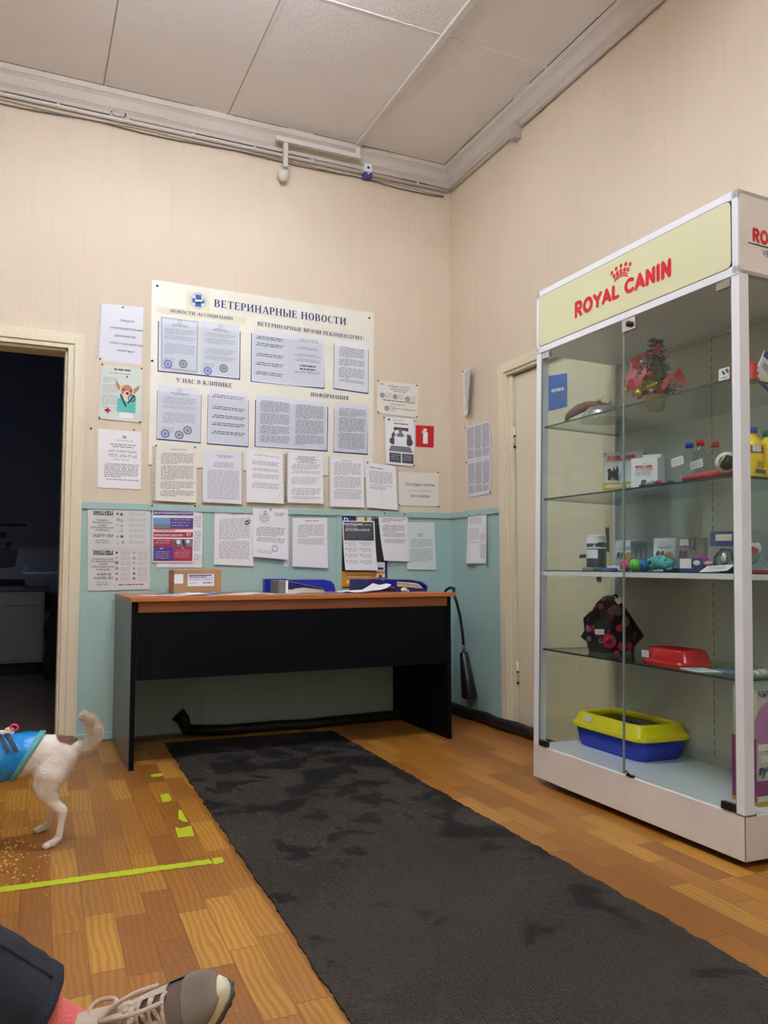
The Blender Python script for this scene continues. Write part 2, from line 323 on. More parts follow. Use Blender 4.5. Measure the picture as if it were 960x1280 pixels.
    if c == ':': return [[(.06,0),(.22,0),(.22,.16),(.06,.16)],[(.06,.5),(.22,.5),(.22,.66),(.06,.66)]], .34
    return [], .36
def serif(txt):
    vs = []; fs = []; x = 0
    for c in txt:
        ps, w = _glyph(c)
        for p in ps:
            o = len(vs); vs += [(q[0]+x, q[1]) for q in p]; fs.append(tuple(range(o, o+len(p))))
        x += w+.06
    return vs, fs, x
def stroke_letters(txt, w=.2):                            # rounded heavy strokes
    def arc(cx, cy, rx, ry, a0, a1, n=12): return [(cx+rx*math.cos(math.radians(a0+(a1-a0)*i/n)), cy+ry*math.sin(math.radians(a0+(a1-a0)*i/n))) for i in range(n+1)]
    GL = {'R': ([[(.1,.1),(.1,.9)], [(.1,.9)]+arc(.38,.7,.2,.2,90,-90,8)+[(.1,.5)], [(.3,.5),(.58,.1)]], .68),
          'O': ([arc(.42,.5,.33,.4,0,360,20)], .84), 'Y': ([[(.06,.9),(.34,.5),(.62,.9)], [(.34,.5),(.34,.1)]], .68),
          'A': ([[(.06,.1),(.36,.9),(.66,.1)], [(.18,.32),(.54,.32)]], .72), 'L': ([[(.1,.9),(.1,.1),(.5,.1)]], .58),
          'C': ([arc(.42,.5,.33,.4,50,310,18)], .72), 'N': ([[(.1,.1),(.1,.9),(.58,.1),(.58,.9)]], .7), 'I': ([[(.1,.1),(.1,.9)]], .22), ' ': ([], .25)}
    out = []; x = 0
    for c in txt:
        st, a = GL[c]; vs = []; fs = []
        for pl in st:
            for p, q in zip(pl, pl[1:]):
                if (Vector(p)-Vector(q)).length < 1e-6: continue
                o = len(vs); vs += seg_poly(p, q, w); fs.append((o,o+1,o+2,o+3))
            for p in pl:
                o = len(vs); vs += [(p[0]+w/2*math.cos(2*PI*k/10), p[1]+w/2*math.sin(2*PI*k/10)) for k in range(10)]; fs.append(tuple(range(o, o+10)))
        out.append((vs, fs, x, a)); x += a+.12
    return out, x
def royal(mb, T, width, h, m, arch=True, crown=None):                 # word mark with five-point dotted crown; T maps (x right, y up, z out)
    L, w = stroke_letters('ROYAL CANIN', .25); k = width/w
    for vs, fs, x, a in L:
        if not fs: continue
        mid = (x+a/2)/w*2-1; hh = h*(.84+.2*mid*mid) if arch else h; b0 = h*.12*(1-mid*mid) if arch else 0
        zz_ = [0]*len(vs)
        for i, f in enumerate(fs):
            for j in f: zz_[j] = 1.5e-5*i
        mb.add([((x+p[0])*k, b0+p[1]*hh, zz_[i]) for i, p in enumerate(vs)], fs, m, T)
    cx = width*.51; cb = h*1.12; cw = width*.11
    if crown is not None: mb = crown
    if arch:
        for j in range(2):
            pts = [(cx+(t-.5)*cw*1.25, cb+j*.13*h+.22*h*(1-(2*t-1)**2)) for t in [i/10 for i in range(11)]]
            for p, q in zip(pts, pts[1:]): mb.add([(a, b, 0) for a, b in seg_poly(p, q, .075*h)], [(0,1,2,3)], m, T)
        for i in range(5):
            a = (i-2)*.3
            for j in range(2):
                rr = h*(.62+.3*j); px_ = cx+math.sin(a)*(rr+cw*.35)*1.1; py_ = cb-.02*h+math.cos(a)*(rr)-.1*h
                mb.add([(px_+.12*h*math.cos(2*PI*k/12), py_+.13*h*math.sin(2*PI*k/12), 0) for k in range(12)], [tuple(range(12))], m, T)
    else:
        for i in range(5):
            a = (i-2)*.4; mb.add([(cx+math.sin(a)*cw*.8+.1*h*math.cos(2*PI*k/8), cb+.2*h+math.cos(a)*.3*h+.12*h*math.sin(2*PI*k/8), 0) for k in range(8)], [tuple(range(8))], m, T)

# ------------------------------------------------------------------ printed sheets
class Sheet:
    def __init__(s, quad, n, curl=None, off=.004, wall=None):
        s.q = [Vector(p) for p in quad]; s.n = Vector(n); s.curl = curl; s.off = off; s.mb = MB()
        s.W = (s.q[1]-s.q[0]).length; s.H = (s.q[3]-s.q[0]).length; s.org = sum(s.q, Vector())/4
    def P(s, u, v, e=0):
        a = s.q[0].lerp(s.q[1], u); b = s.q[3].lerp(s.q[2], u); p = a.lerp(b, v)
        d = s.off+e+(s.curl(u, v) if s.curl else 0); return p+s.n*d
    def grid(s, u0, v0, u1, v1, m, e=0):
        nu, nv = (max(1, int(round((u1-u0)*10))), max(1, int(round((v1-v0)*14)))) if s.curl else (1, 1)
        vs = [s.P(u0+(u1-u0)*i/nu, v0+(v1-v0)*j/nv, e) for j in range(nv+1) for i in range(nu+1)]
        fs = [(j*(nu+1)+i, (j+1)*(nu+1)+i, (j+1)*(nu+1)+i+1, j*(nu+1)+i+1) for j in range(nv) for i in range(nu)]
        s.mb.add(vs, fs, m, None, bool(s.curl)); return s
    def word(s, u0, v0, u1, v1, m, e=.0006): s.mb.add([s.P(u0,v0,e), s.P(u0,v1,e), s.P(u1,v1,e), s.P(u1,v0,e)], [(0,1,2,3)], m)
    def lines(s, u0, v0, u1, v1, pitch=.0085, h=.45, m='ink', fill=.95, seed=1, para=6, center=False, e=.0006):
        R = random.Random(seed); y = v0*s.H; k = 0; pl = R.randint(max(2, para-3), para+3)
        while y+pitch*h < v1*s.H:
            a, b = u0*s.W, u1*s.W; last = (k == pl-1)
            L = (b-a)*(R.uniform(.25, .8) if last else (fill if not center else R.uniform(.5, .95)))
            x = a+((b-a)-L)/2 if center else a+(.06*(b-a) if k == 0 else 0); end = min(b, x+L)
            while x < end-.004:
                w = R.uniform(.008, .035); x2 = min(end, x+w)
                s.word(x/s.W, y/s.H, x2/s.W, (y+pitch*h)/s.H, m, e); x = x2+.0042
            k += 1; y += pitch
            if k >= pl: k = 0; y += pitch*.55; pl = R.randint(max(2, para-3), para+3)
        return s
    def text(s, txt, u, v, h, m='ink black', align='c', bold=0.0, fn=None, width=None, e=.0008):   # v: baseline, h in metres
        vs, fs, w = serif(txt) if fn == 'serif' else sans(txt, bold)
        kx = width/w if width else min(h, s.W*.8/w) if w else h; W = w*kx; x0 = u*s.W-(W/2 if align == 'c' else 0 if align == 'l' else W)
        ez = [e]*len(vs)
        if fn == 'serif':
            for i, f in enumerate(fs):
                for j in f: ez[j] = e+1.2e-5*(i % 24)
        s.mb.add([s.P((x0+a*kx)/s.W, v-b*h/s.H, ez[i]) for i, (a, b) in enumerate(vs)], fs, m); return s
    def disc(s, u, v, r, m, r0=0, e=.0007, n=18, sy=1):
        pts = [(u+r*math.cos(2*PI*k/n)/s.W, v+r*sy*math.sin(2*PI*k/n)/s.H) for k in range(n)]
        if r0 <= 0: s.mb.add([s.P(a,b,e) for a,b in pts], [tuple(range(n))[::-1]], m)
        else:
            q = [(u+r0*math.cos(2*PI*k/n)/s.W, v+r0*sy*math.sin(2*PI*k/n)/s.H) for k in range(n)]
            s.mb.add([s.P(a,b,e) for a,b in pts]+[s.P(a,b,e) for a,b in q], [(k,n+k,n+(k+1) % n,(k+1) % n) for k in range(n)], m)
        return s
    def poly(s, pts, m, e=.0008): s.mb.add([s.P(a,b,e) for a,b in pts], [tuple(range(len(pts)))], m); return s
    def done(s, name, label=None, cat=None, group=None, parent=None, pins=(), sleeve=None):
        o = s.mb.build(name, None, s.org) if parent is None else s.mb.build(name, parent, None)
        if label: tag(o, label, cat, group)
        for (u, v) in pins:
            pm = MB(); c = s.P(u, v, .003)-s.org; pm.ball(c, .0048, 'pin', 10); pp = pm.build('push_pin', o)
        if sleeve is not None:
            sm = MB(); dx = sleeve
            z = Sheet([s.q[0]+(s.q[0]-s.q[1]).normalized()*dx, s.q[0], s.q[3], s.q[3]+(s.q[3]-s.q[2]).normalized()*dx] if dx > 0 else
                      [s.q[1], s.q[1]+(s.q[1]-s.q[0]).normalized()*-dx, s.q[2]+(s.q[2]-s.q[3]).normalized()*-dx, s.q[2]], s.n, None, s.off)
            z.q = [p-s.org for p in z.q]; z.grid(0,0,1,1,'sleeve')
            for k in range(11): z.word(.35, .04+.09*k, .6, .055+.09*k, 'cable dark')
            z.mb.build('plastic_sleeve', o)
        return o
NB = Vector((0,-1,0)); NR = Vector((-1,0,0))
def back(px, **k): return Sheet([on(p, 1, 0) for p in px], NB, **k)
def right(px, **k): return Sheet([on(p, 0, 0) for p in px], NR, **k)
def Z(ox, oy, s): return lambda *p: (ox+p[0]/s, oy+p[1]/s)

# ================================================================== THE ROOM
HC = 3.43; XL = -4.3; YB = -6.6; DR = 1.2206
b = MB(); b.box((XL,YB,-.08), (.0,0,0), 'vinyl parquet'); struct('floor', b)
b = MB(); b.box((XL-.3,YB-.12,HC), (.12,.12,HC+.1), 'ceiling board'); struct('ceiling', b)
DX0, DX1 = -3.14, -2.255                                  # doorway in the back wall
b = MB()
b.box((DX1,0,0), (.12,.12,HC), 'cream wallpaper'); b.box((XL-.12,0,0), (DX0,.12,HC), 'cream wallpaper'); b.box((DX0,0,2.02), (DX1,.12,HC), 'cream wallpaper')
struct('wall_back', b)
RY0, RY1, RZ = -.70, -1.455, 1.945                          # door in the right wall
b = MB()
b.box((0,RY0,0), (.12,0,HC), 'cream wallpaper'); b.box((0,YB,0), (.12,RY1,HC), 'cream wallpaper'); b.box((0,RY1,RZ), (.12,RY0,HC), 'cream wallpaper')
struct('wall_right', b)
b = MB(); b.box((XL-.12,YB,0), (XL,0,HC), 'cream wallpaper'); struct('wall_left', b)
b = MB(); b.box((XL-.12,YB-.12,0), (.12,YB,HC), 'cream wallpaper'); struct('wall_front', b)
# wainscot boards painted aqua, cap rail and cover strips
b = MB(); b.box((DX1-.002,-.008,0), (-.0,0,DR-.02), 'aqua paint')
b.box((-2.19,-.02,DR-.035), (-.0,0,DR), 'aqua paint', bev=.003)
b.box((XL,-.008,0), (DX0+.002,0,DR-.02), 'aqua paint'); b.box((XL,-.02,DR-.035), (-3.2,0,DR), 'aqua paint', bev=.003)
for px in (258, 423): xx = on((px, 660), 1, 0).x; b.box((xx-.017,-.013,0), (xx+.017,-.002,DR-.03), 'aqua paint', bev=.002)
b.box((-.012,-.02,.05), (-.0,-.002,DR-.03), 'aqua paint')
struct('trim_1', b)
b = MB(); b.box((-.008,-.575,0), (0,0,DR-.02), 'aqua paint'); b.box((-.02,-.58,DR-.035), (0,0,DR), 'aqua paint', bev=.003); b.box((-.012,YB,0), (0,-1.58,DR), 'aqua paint')
struct('trim_2', b)
b = MB(); b.box((-2.19,-.018,0), (0,-.006,.045), 'aqua paint', bev=.004); b.box((-2.19,-.024,0), (0,-.004,.012), 'caulk dirt'); struct('baseboard_back', b)
b = MB(); b.box((-.02,-.575,0), (-.006,0,.04), 'aqua paint', bev=.004); struct('baseboard_right', b)

# cornice with stepped profile, dirt line, on both walls
prof = [(0,3.312),(.012,3.314),(.016,3.33),(.03,3.345),(.048,3.385),(.062,3.398),(.07,3.402),(.074,HC),(0,HC)]
b = MB(); b.prism([(-a, z) for a, z in prof], 0, XL, .0, 'cornice paint'); struct('trim_3', b)
b = MB(); b.prism([(-a, z) for a, z in prof], 1, YB, .0, 'cornice paint'); struct('trim_4', b)
# ceiling board joints: cover strips
b = MB(); R = random.Random(14)
x_ = XL
while x_ < -.08:
    l_ = R.uniform(.05,.5); w_ = R.uniform(.001,.006)
    if R.random() < .7: b.box((x_,-.076-w_,HC-.0015), (min(-.08,x_+l_),-.0735,HC+.01), 'caulk dirt')
    if R.random() < .6: b.box((x_,-.0155,3.3105-w_*.5), (min(-.08,x_+l_),0,3.3125), 'caulk dirt')
    if R.random() < .35: b.box((x_,-.0305,3.345), (min(-.08,x_+l_*.7),-.0285,3.3465+w_*.3), 'caulk dirt')
    x_ += l_
y_ = -4.5
while y_ < -.08:
    l_ = R.uniform(.05,.5); w_ = R.uniform(.001,.006)
    if R.random() < .7: b.box((-.076-w_,y_,HC-.0015), (-.0735,min(-.08,y_+l_),HC+.01), 'caulk dirt')
    if R.random() < .6: b.box((-.0155,y_,3.3105-w_*.5), (0,min(-.08,y_+l_),3.3125), 'caulk dirt')
    y_ += l_
struct('trim_8', b); b = MB()
for xx, w in ((-3.5,.012),(-2.805,.012),(-2.115,.012),(-1.45,.012)): b.box((xx-w/2,YB,HC-.003), (xx+w/2,-.05,HC+.01), 'ceiling board')
for yy in (-1.157,-2.35,-3.55,-4.75): b.box((XL,yy-.006,HC-.003), (-.05,yy+.006,HC+.01), 'ceiling board')
for xx in (-3.51,-2.815,-2.125,-1.46): b.box((xx-.003,YB,HC-.0012), (xx+.003,-.05,HC+.01), 'joint shade')
struct('trim_5', b)
# conduit tube and sagging wires below the cornice
def wob(a, b_, n, amp, seed):
    R = random.Random(seed); a = Vector(a); b_ = Vector(b_)
    return [a.lerp(b_, i/n)+Vector((0, 0, R.uniform(-amp, amp)))+(Vector((0,-abs(R.uniform(0, amp)),0))) for i in range(n+1)]
m_ = MB(); m_.tube([(XL+.01,-.016,3.292),(-.03,-.016,3.292)], .011, 'white trunking', 10)
for k in range(12): m_.box((-4.1+k*.35,-.03,3.284), (-4.085+k*.35,0,3.302), 'white trunking')
tag(m_.build('cable_conduit', None, (-2,-.016,3.292)), 'thin painted cable pipe running just under the cornice of the notice wall', 'pipe')
m_ = MB(); m_.tube([(-.016,-.03,3.292),(-.016,-.75,3.292),(-.03,-.77,3.285),(-.05,-.775,3.27)], .011, 'white trunking', 10)
m_.box((-.05,-.82,3.24), (0,-.775,3.33), 'cable grey', bev=.006); m_.tube([(-.016,-.84,3.30),(-.016,-5,3.31)], .008, 'white trunking', 8)
tag(m_.build('cable_conduit', None, (-.016,-.8,3.292)), 'painted cable pipe ending in a small broken elbow under the cornice above the shut door', 'pipe')
for i, (z, sag) in enumerate(((3.272,.012),(3.263,.02))):
    pts = [Vector((-4.2+4.15*t/40, -.008-.004*abs(math.sin(t*1.7)), z-sag*abs(math.sin(t*.43+i))*(.4+.6*abs(math.sin(t*.11))))) for t in range(41)]
    m_ = MB(); m_.tube(pts, .0035, 'cable dark' if i else 'cable grey', 6)
    tag(m_.build('wire', None, (-2,0,z)), ['pale thin wire pinned right below the cable pipe on the notice wall','darker loose wire sagging lowest under the cornice of the notice wall'][i], 'wire')
p = on((148,143), 1, -.01); m_ = MB()
for k in range(3):
    m_.tube([p+Vector((math.cos(q/10*2*PI)*(.03+.008*k), -.012*k*.5, math.sin(q/10*2*PI)*(.024+.006*k))) for q in range(11)], .005, ['cable grey','cable dark','white trunking'][k], 6)
m_.tube([p+Vector((.02,0,-.02)), p+Vector((.09,0,-.03))], .006, 'cable grey', 6)
tag(m_.build('cable_coil', None, p), 'small coil of spare cable under the cornice, left part of the notice wall', 'cable')
# square cable trunking that crosses the ceiling and drops to the smoke detector
m_ = MB(); m_.box((-.69,YB,HC-.02), (-.655,-.074,HC-.0005), 'white trunking', bev=.003); m_.box((-.69,-.09,3.335), (-.66,-.06,HC-.02), 'white trunking', bev=.002)
a = on((343,174), 1, -.06); c2 = on((431,193), 1, -.06)
m_.box((a.x,-.1,a.z-.022), (-.66,-.074,a.z+.006), 'white trunking', bev=.003)
s_ = on((354,178), 1, -.03); e_ = on((354,214), 1, -.03)
m_.box((s_.x-.013,-.09,e_.z), (s_.x+.013,-.06,s_.z), 'white trunking', bev=.003)
tag(m_.build('cable_trunking', None, (-.67,-2,HC)), 'square white cable trunking crossing the ceiling and stepping along the cornice', 'cable trunking')
p = on((354,221), 1, -.05); T = Matrix.Translation(p)
m_ = MB(); m_.lathe([(.001,.03),(.03,.03),(.036,.024),(.036,.008),(.03,-.004),(.02,-.02),(.014,-.026),(.001,-.027)], 'white trunking', 20, T)
o = tag(m_.build('smoke_detector', None, p), 'round white smoke detector hanging from trunking on the notice wall', 'smoke detector')
p = on((457,218), 1, 0); o = thing('motion_sensor', 'small white box with dark blue lower half high on wall near corner', 'sensor', p)
m_ = MB(); m_.box((-.026,-.045,-.005), (.026,0,.05), 'white enamel', bev=.008); m_.build('sensor_body', o)
m_ = MB(); m_.box((-.0265,-.046,-.042), (.0265,0,-.004), 'navy print soft', bev=.008); m_.build('sensor_base', o)
m_ = MB(); m_.ball((0,-.044,.022), .009, 'black plastic', 14, None, (1,.5,1)); m_.build('lens', o); m_ = MB(); m_.ball((0,-.046,-.014), .007, 'white enamel', 10, None, (1,.5,1)); m_.build('button', o)

# left doorway casing and lining
b = MB(); W1, W0 = -2.178, -2.262
b.box((W0,-.028,0), (W1,0,2.095), 'old cream paint', bev=.004); b.box((W0+.03,-.038,0), (W1-.012,-.026,2.07), 'old cream paint', bev=.004)
b.box((-3.22,-.0272,2.012), (W0+.002,0,2.095), 'old cream paint', bev=.004); b.box((-3.2,-.0372,2.035), (W0+.032,-.026,2.07), 'old cream paint', bev=.004)
b.box((-3.22,-.028,0), (-3.13,0,2.012), 'old cream paint', bev=.004)
b.box((W0-.012,0,0), (W0+.008,.13,2.02), 'old cream paint', bev=.003); b.box((DX0,0,0), (DX0+.02,.13,2.02), 'old cream paint'); b.box((DX0,0,2.0), (W0,.13,2.02), 'old cream paint')
struct('trim_6', b)
# right door: casing + leaf
b = MB()
b.box((-.026,-.585,0), (0,-.672,2.01), 'old cream paint', bev=.005); b.box((-.036,-.597,0), (-.024,-.655,1.99), 'old cream paint', bev=.004)
b.box((-.0268,-.585,1.945), (0,-1.56,2.02), 'old cream paint', bev=.005); b.box((-.0372,-.596,1.962), (-.0242,-1.55,2.0), 'old cream paint', bev=.004)
b.box((-.026,-1.465,0), (0,-1.555,1.95), 'old cream paint', bev=.005)
b.box((-.01,-.672,0), (.1,-.705,1.95), 'old cream paint', bev=.003); b.box((-.01,-1.45,0), (.1,-1.467,1.95), 'old cream paint')
struct('trim_7', b)
b = MB(); b.box((.006,-.712,.012), (.045,-1.448,1.935), 'old cream paint', bev=.003); d = struct('door_1', b)
for z in (1.6,.32):
    b = MB(); b.tube([(.0,-.709,z-.055),(.0,-.709,z+.055)], .007, 'old cream paint', 8); b.ball((0,-.709,z), .009, 'dark metal', 8); b.ball((0,-.709,z-.058), .009, 'dark metal', 8); b.build('hinge', d)
lv = on((727,695), 0, -.04); b = MB(); b.box((-.002,-1.375,.815), (.008,-1.402,.985), 'dark metal', bev=.002); b.tube([(0,-1.388,lv.z),(-.042,-1.388,lv.z),(-.047,-1.37,lv.z),(-.045,lv.y,lv.z-.002)], .009, 'dark metal', 10); b.build('door_handle', d)
b = MB(); b.box((-.029,-1.478,.95), (-.022,-1.5,1.06), 'dark metal', bev=.001); b.build('strike_plate', d)
q = [on(p, 0, 0) for p in [(684,470),(708,466),(708,508),(684,514)]]; z = Sheet(q, NR, None, .0); z.q = [v+Vector((.006,0,0)) for v in z.q]; z.off = .0012
z.grid(0,0,1,1,'blue sign'); z.lines(.15,.4,.9,.56,.03,.55,'white ink',.9,3,9)
z.done('door_sign', 'small blue sign fixed to the cream door, seen through the cabinet', 'sign')

# ------------------------------------------------------------------ the dark room beyond
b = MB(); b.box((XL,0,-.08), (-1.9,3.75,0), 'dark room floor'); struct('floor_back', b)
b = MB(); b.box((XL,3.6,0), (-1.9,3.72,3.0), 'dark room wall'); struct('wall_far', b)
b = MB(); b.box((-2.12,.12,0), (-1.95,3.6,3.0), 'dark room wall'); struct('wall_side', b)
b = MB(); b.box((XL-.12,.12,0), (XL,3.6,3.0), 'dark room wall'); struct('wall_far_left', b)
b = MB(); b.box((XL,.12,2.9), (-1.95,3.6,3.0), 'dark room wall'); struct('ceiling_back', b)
mat('added bluish glow', (150,176,230), .5, emit=.45)  # glow for an invented, unseen window, added to lend the dark room bluish light
b = MB(); b.box((XL,1.2,1.0), (XL+.01,2.4,2.2), 'added bluish glow'); b.box((XL,1.15,.95), (XL+.03,1.2,2.25), 'white enamel'); b.box((XL,2.4,.95), (XL+.03,2.45,2.25), 'white enamel'); b.box((XL,1.15,.95), (XL+.03,2.45,1.0), 'white enamel'); b.box((XL,1.15,2.2), (XL+.03,2.45,2.25), 'white enamel'); struct('added_window_1', b)
o = thing('sink_cabinet', 'pale low cabinet with worktop standing in the dark room beyond the doorway', 'cabinet', (-3,3.2,0))
b = MB(); b.box((-.9,-.2,.1), (.735,.38,.70), 'counter grey'); b.box((-.88,-.16,0), (.70,.36,.1), 'dark cloth'); b.build('body', o)
b = MB(); b.box((-.92,-.24,.70), (.77,.39,.735), 'counter top'); b.build('worktop', o)
for x0, x1 in ((-.88,-.36),(-.34,.22),(.24,.715)):
    b = MB(); b.box((x0,-.215,.12), (x1,-.2,.56), 'counter grey', bev=.003); b.build('door', o)
    b = MB(); b.box((x0,-.215,.575), (x1,-.2,.69), 'counter grey', bev=.003); b.build('drawer', o)
m_ = MB(); m_.box((-3.45,3.3,.735), (-2.42,3.5,.79), 'dark cloth', bev=.01); m_.box((-2.95,3.25,.735), (-2.8,3.4,.82), 'dim print', bev=.01)
tag(m_.build('equipment_box', None, (-3,3.3,.735)), 'low dark instrument box lying on the worktop in the dark room', 'box')
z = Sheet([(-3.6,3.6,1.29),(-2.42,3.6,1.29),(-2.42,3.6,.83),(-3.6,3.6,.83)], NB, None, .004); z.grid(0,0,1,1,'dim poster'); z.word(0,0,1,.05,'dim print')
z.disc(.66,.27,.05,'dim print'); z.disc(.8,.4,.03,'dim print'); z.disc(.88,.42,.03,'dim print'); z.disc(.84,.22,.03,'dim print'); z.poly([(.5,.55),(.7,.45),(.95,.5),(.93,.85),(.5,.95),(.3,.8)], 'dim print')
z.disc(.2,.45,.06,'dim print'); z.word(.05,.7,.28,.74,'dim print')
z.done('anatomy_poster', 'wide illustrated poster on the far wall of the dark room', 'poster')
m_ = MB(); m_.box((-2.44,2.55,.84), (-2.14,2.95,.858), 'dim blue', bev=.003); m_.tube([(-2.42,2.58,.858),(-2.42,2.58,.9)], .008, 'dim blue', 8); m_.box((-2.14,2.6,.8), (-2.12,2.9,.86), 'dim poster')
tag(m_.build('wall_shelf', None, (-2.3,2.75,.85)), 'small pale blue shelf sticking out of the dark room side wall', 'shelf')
m_ = MB(); m_.tube([(-2.18,2.6,0),(-2.2,2.6,.12),(-2.19,2.6,.25),(-2.2,2.62,.4),(-2.17,2.62,.55),(-2.16,2.62,.62)], [.07,.085,.06,.075,.05,.02], 'dark cloth', 12)
tag(m_.build('bag', None, (-2.18,2.6,0)), 'dark shapeless bag slumped by the far cabinet in the dark room', 'bag')

# ------------------------------------------------------------------ lamps of the room
mat('lamp diffuser', (236,242,255), .5, emit=150.0)
for lx, ly, lab in ((-1.85,-1.95,'twin tube ceiling lamp nearest the notice wall'),(-2.3,-4.9,'twin tube ceiling lamp at the seating end of the room')):
    o = thing('ceiling_lamp', lab, 'lamp', (lx,ly,HC))
    b = MB(); b.box((-.62,-.03,-.16), (.62,.03,-.13), 'white enamel', bev=.004); b.box((-.66,-.09,-.2), (-.62,.09,-.12), 'white enamel', bev=.004); b.box((.62,-.09,-.2), (.66,.09,-.12), 'white enamel', bev=.004); [b.tube([(x_,0,-.13),(x_,0,0)], .006, 'chrome', 8) for x_ in (-.4,.4)]; b.build('housing', o)
    for dy in (-.05,.05): b = MB(); b.tube([(-.62,dy,-.165),(.62,dy,-.165)], .016, 'lamp diffuser', 14); b.build('lamp_tube', o)

# ================================================================== NOTICES ON THE BACK WALL
z3 = Z(180,340,3.2); z4 = Z(180,470,3.2); z5 = Z(90,360,4.571); z6 = Z(90,620,3.556); z7 = Z(350,560,3.31); z8 = Z(440,440,4)
z11 = Z(105,625,6.62); z12 = Z(415,630,11.13)
# board
BT = .008
bq = [on(p, 1, 0) for p in [(189.5,350),(467,391.5),(466,598),(185,581)]]
o = thing('information_board', 'large cream information board titled in blue capitals, with blue edged pockets', 'notice board', sum(bq, Vector())/4)
oc = o.location.copy()
b = MB(); b.add([p+Vector((0,0,0))-oc for p in bq]+[p+Vector((0,-BT,0))-oc for p in bq], [(0,1,2,3),(4,5,6,7),(0,1,5,4),(1,2,6,5),(2,3,7,6),(3,0,4,7)], 'board cream'); b.build('panel', o)
def bsheet(px, off): s = back(px, off=off); s.q = [q-oc for q in s.q]; return s
s = bsheet([z3(170,75),z3(262,84),z3(262,160),z3(168,150)], BT+.0008); s.grid(0,0,1,1,'label cream')
s.disc(.5,.5,.047,'logo ring',.037); 
for a0,b0,a1,b1 in ((.24,.38,.76,.62),(.37,.18,.63,.82)): s.word(a0,b0,a1,b1,'logo blue',.0009)
s.poly([(.3,.3),(.42,.42),(.5,.44),(.74,.4),(.68,.52),(.52,.54),(.34,.58),(.4,.48)], 'board cream', .0014); s.disc(.72,.5,.006,'logo blue',e=.0016)
s.done('emblem', parent=o)
def btext(txt, p0, p1, h, mt='navy ink', name='lettering'):
    a = on(p0, 1, 0); c_ = on(p1, 1, 0); W = (c_-a).length; up = Vector((0,0,1)); 
    s = Sheet([a+up*h*1.3-oc, c_+up*h*1.3-oc, c_-oc, a-oc], NB, None, BT+.0016); s.text(txt, 0, 1, h, mt, 'l', fn='serif', width=W); s.done(name, parent=o)
btext('ВЕТЕРИНАРНЫЕ НОВОСТИ', z3(279,141), z3(809,215), .043)
s = bsheet([z3(49,137),z3(408,183),z3(406,210),z3(48,162)], BT+.0008); s.grid(0,0,1,1,'label cream'); s.done('title_strip', parent=o)
btext('НОВОСТИ АССОЦИАЦИИ', z3(105,163), z3(355,195), .018)
btext('ВЕТЕРИНАРНЫЕ ВРАЧИ РЕКОМЕНДУЮТ:', z3(452,216), z3(880,276), .023)
btext('У НАС В КЛИНИКЕ', z3(128,442), z3(352,464), .024); btext('ИНФОРМАЦИЯ', z3(664,498), z3(817,514), .023)
for p in (z3(53,55), z3(902,184), z3(33,355)):
    b = MB(); b.ball(on(p, 1, -BT-.002)-oc, .007, 'dark metal', 10, None, (1,.4,1)); b.build('screw', o)
fr = [([z3(55,198),z3(385,240),z3(383,433),z3(53,400)]), ([z3(427,245),z3(718,287),z3(720,470),z3(425,440)]), ([z3(757,292),z3(897,313),z3(895,490),z3(755,470)]),
      ([z3(52,475),z3(229,492),z3(226,687),z3(48,672)]), ([z3(254,492),z3(418,512),z3(416,703),z3(250,690)]),
      ([z3(443,512),z3(735,540),z4(732,304),z4(440,284)]), ([z3(757,548),z3(893,555),z4(893,317),z4(755,307)])]
for f in fr:
    s = bsheet(f, BT+.0006); s.grid(0,0,1,1,'blue frame'); s.word(.012,-.0,.988,.972,'board cream',.0004)
    s.done('document_pocket', parent=o)
# sheets in the pockets
def doc(px, label, name='printed_notice', group=None, paper='paper cool', off=.004, body=None, pins=(), sleeve=None, curl=None, cat='notice', rt=False):
    s = (right if rt else back)(px, off=off, curl=curl); s.grid(0,0,1,1,paper)
    if body: body(s)
    return s.done(name, label, cat, group, pins=pins, sleeve=sleeve)
def cert(s, seed, frame=False, st=((.2,.9,'stamp blue'),(.6,.86,'stamp grey'))):
    if frame:
        for r in ((.03,.02,.97,.03),(.03,.97,.97,.98),(.03,.02,.045,.98),(.955,.02,.97,.98)): s.word(*r, 'stamp grey')
    s.disc(.5,.07,.012,'ink light',.008); s.lines(.25,.12,.78,.17,.008,.45,'ink',.9,seed,9,True); s.lines(.1,.21,.92,.44,.0085,.4,'ink light',.95,seed+1)
    s.lines(.1,.5,.92,.72,.0088,.4,'ink light',.95,seed+2); s.lines(.08,.78,.4,.86,.009,.35,'ink light',.9,seed+3)
    for u, v, m in st: s.disc(u,v,.024,m,.014); s.disc(u,v,.010,m); s.disc(u,v,.024,'paper cool',0,.0005)
PO = BT+.004
def flap(s):                                              # clear notch of the pocket over the top of the sheet
    pass
doc([z3(63,178),z3(219,198),z3(214,407),z3(64,388)], 'framed certificate with two round stamps, left sheet of the top left pocket', 'certificate', 'papers in the board pockets', off=PO, body=lambda s: cert(s, 3, True))
doc([z3(229,195),z3(378,216),z3(372,428),z3(222,412)], 'stamped letter without border, right sheet of the top left pocket', 'certificate', 'papers in the board pockets', off=PO, body=lambda s: cert(s, 13, False, ((.2,.92,'stamp blue'),(.62,.84,'stamp grey'))))
def sparse(s, seed=1, vs=(.1,.28,.42,.62,.78), m='ink dark', ce=False, x0=.08, x1=.85, p=.011):
    for i, v in enumerate(vs): s.lines(x0, v, x1, v+.075, p, .42, m, .92, seed+i, 9, ce)
doc([z3(435,230),z3(578,250),z3(577,455),z3(430,438)], 'sheet with a few dark address lines, left in the wide pocket under the recommendation title', 'printed_notice', 'papers in the board pockets', off=PO, body=lambda s: sparse(s, 21, (.12,.25,.45,.62,.8)))
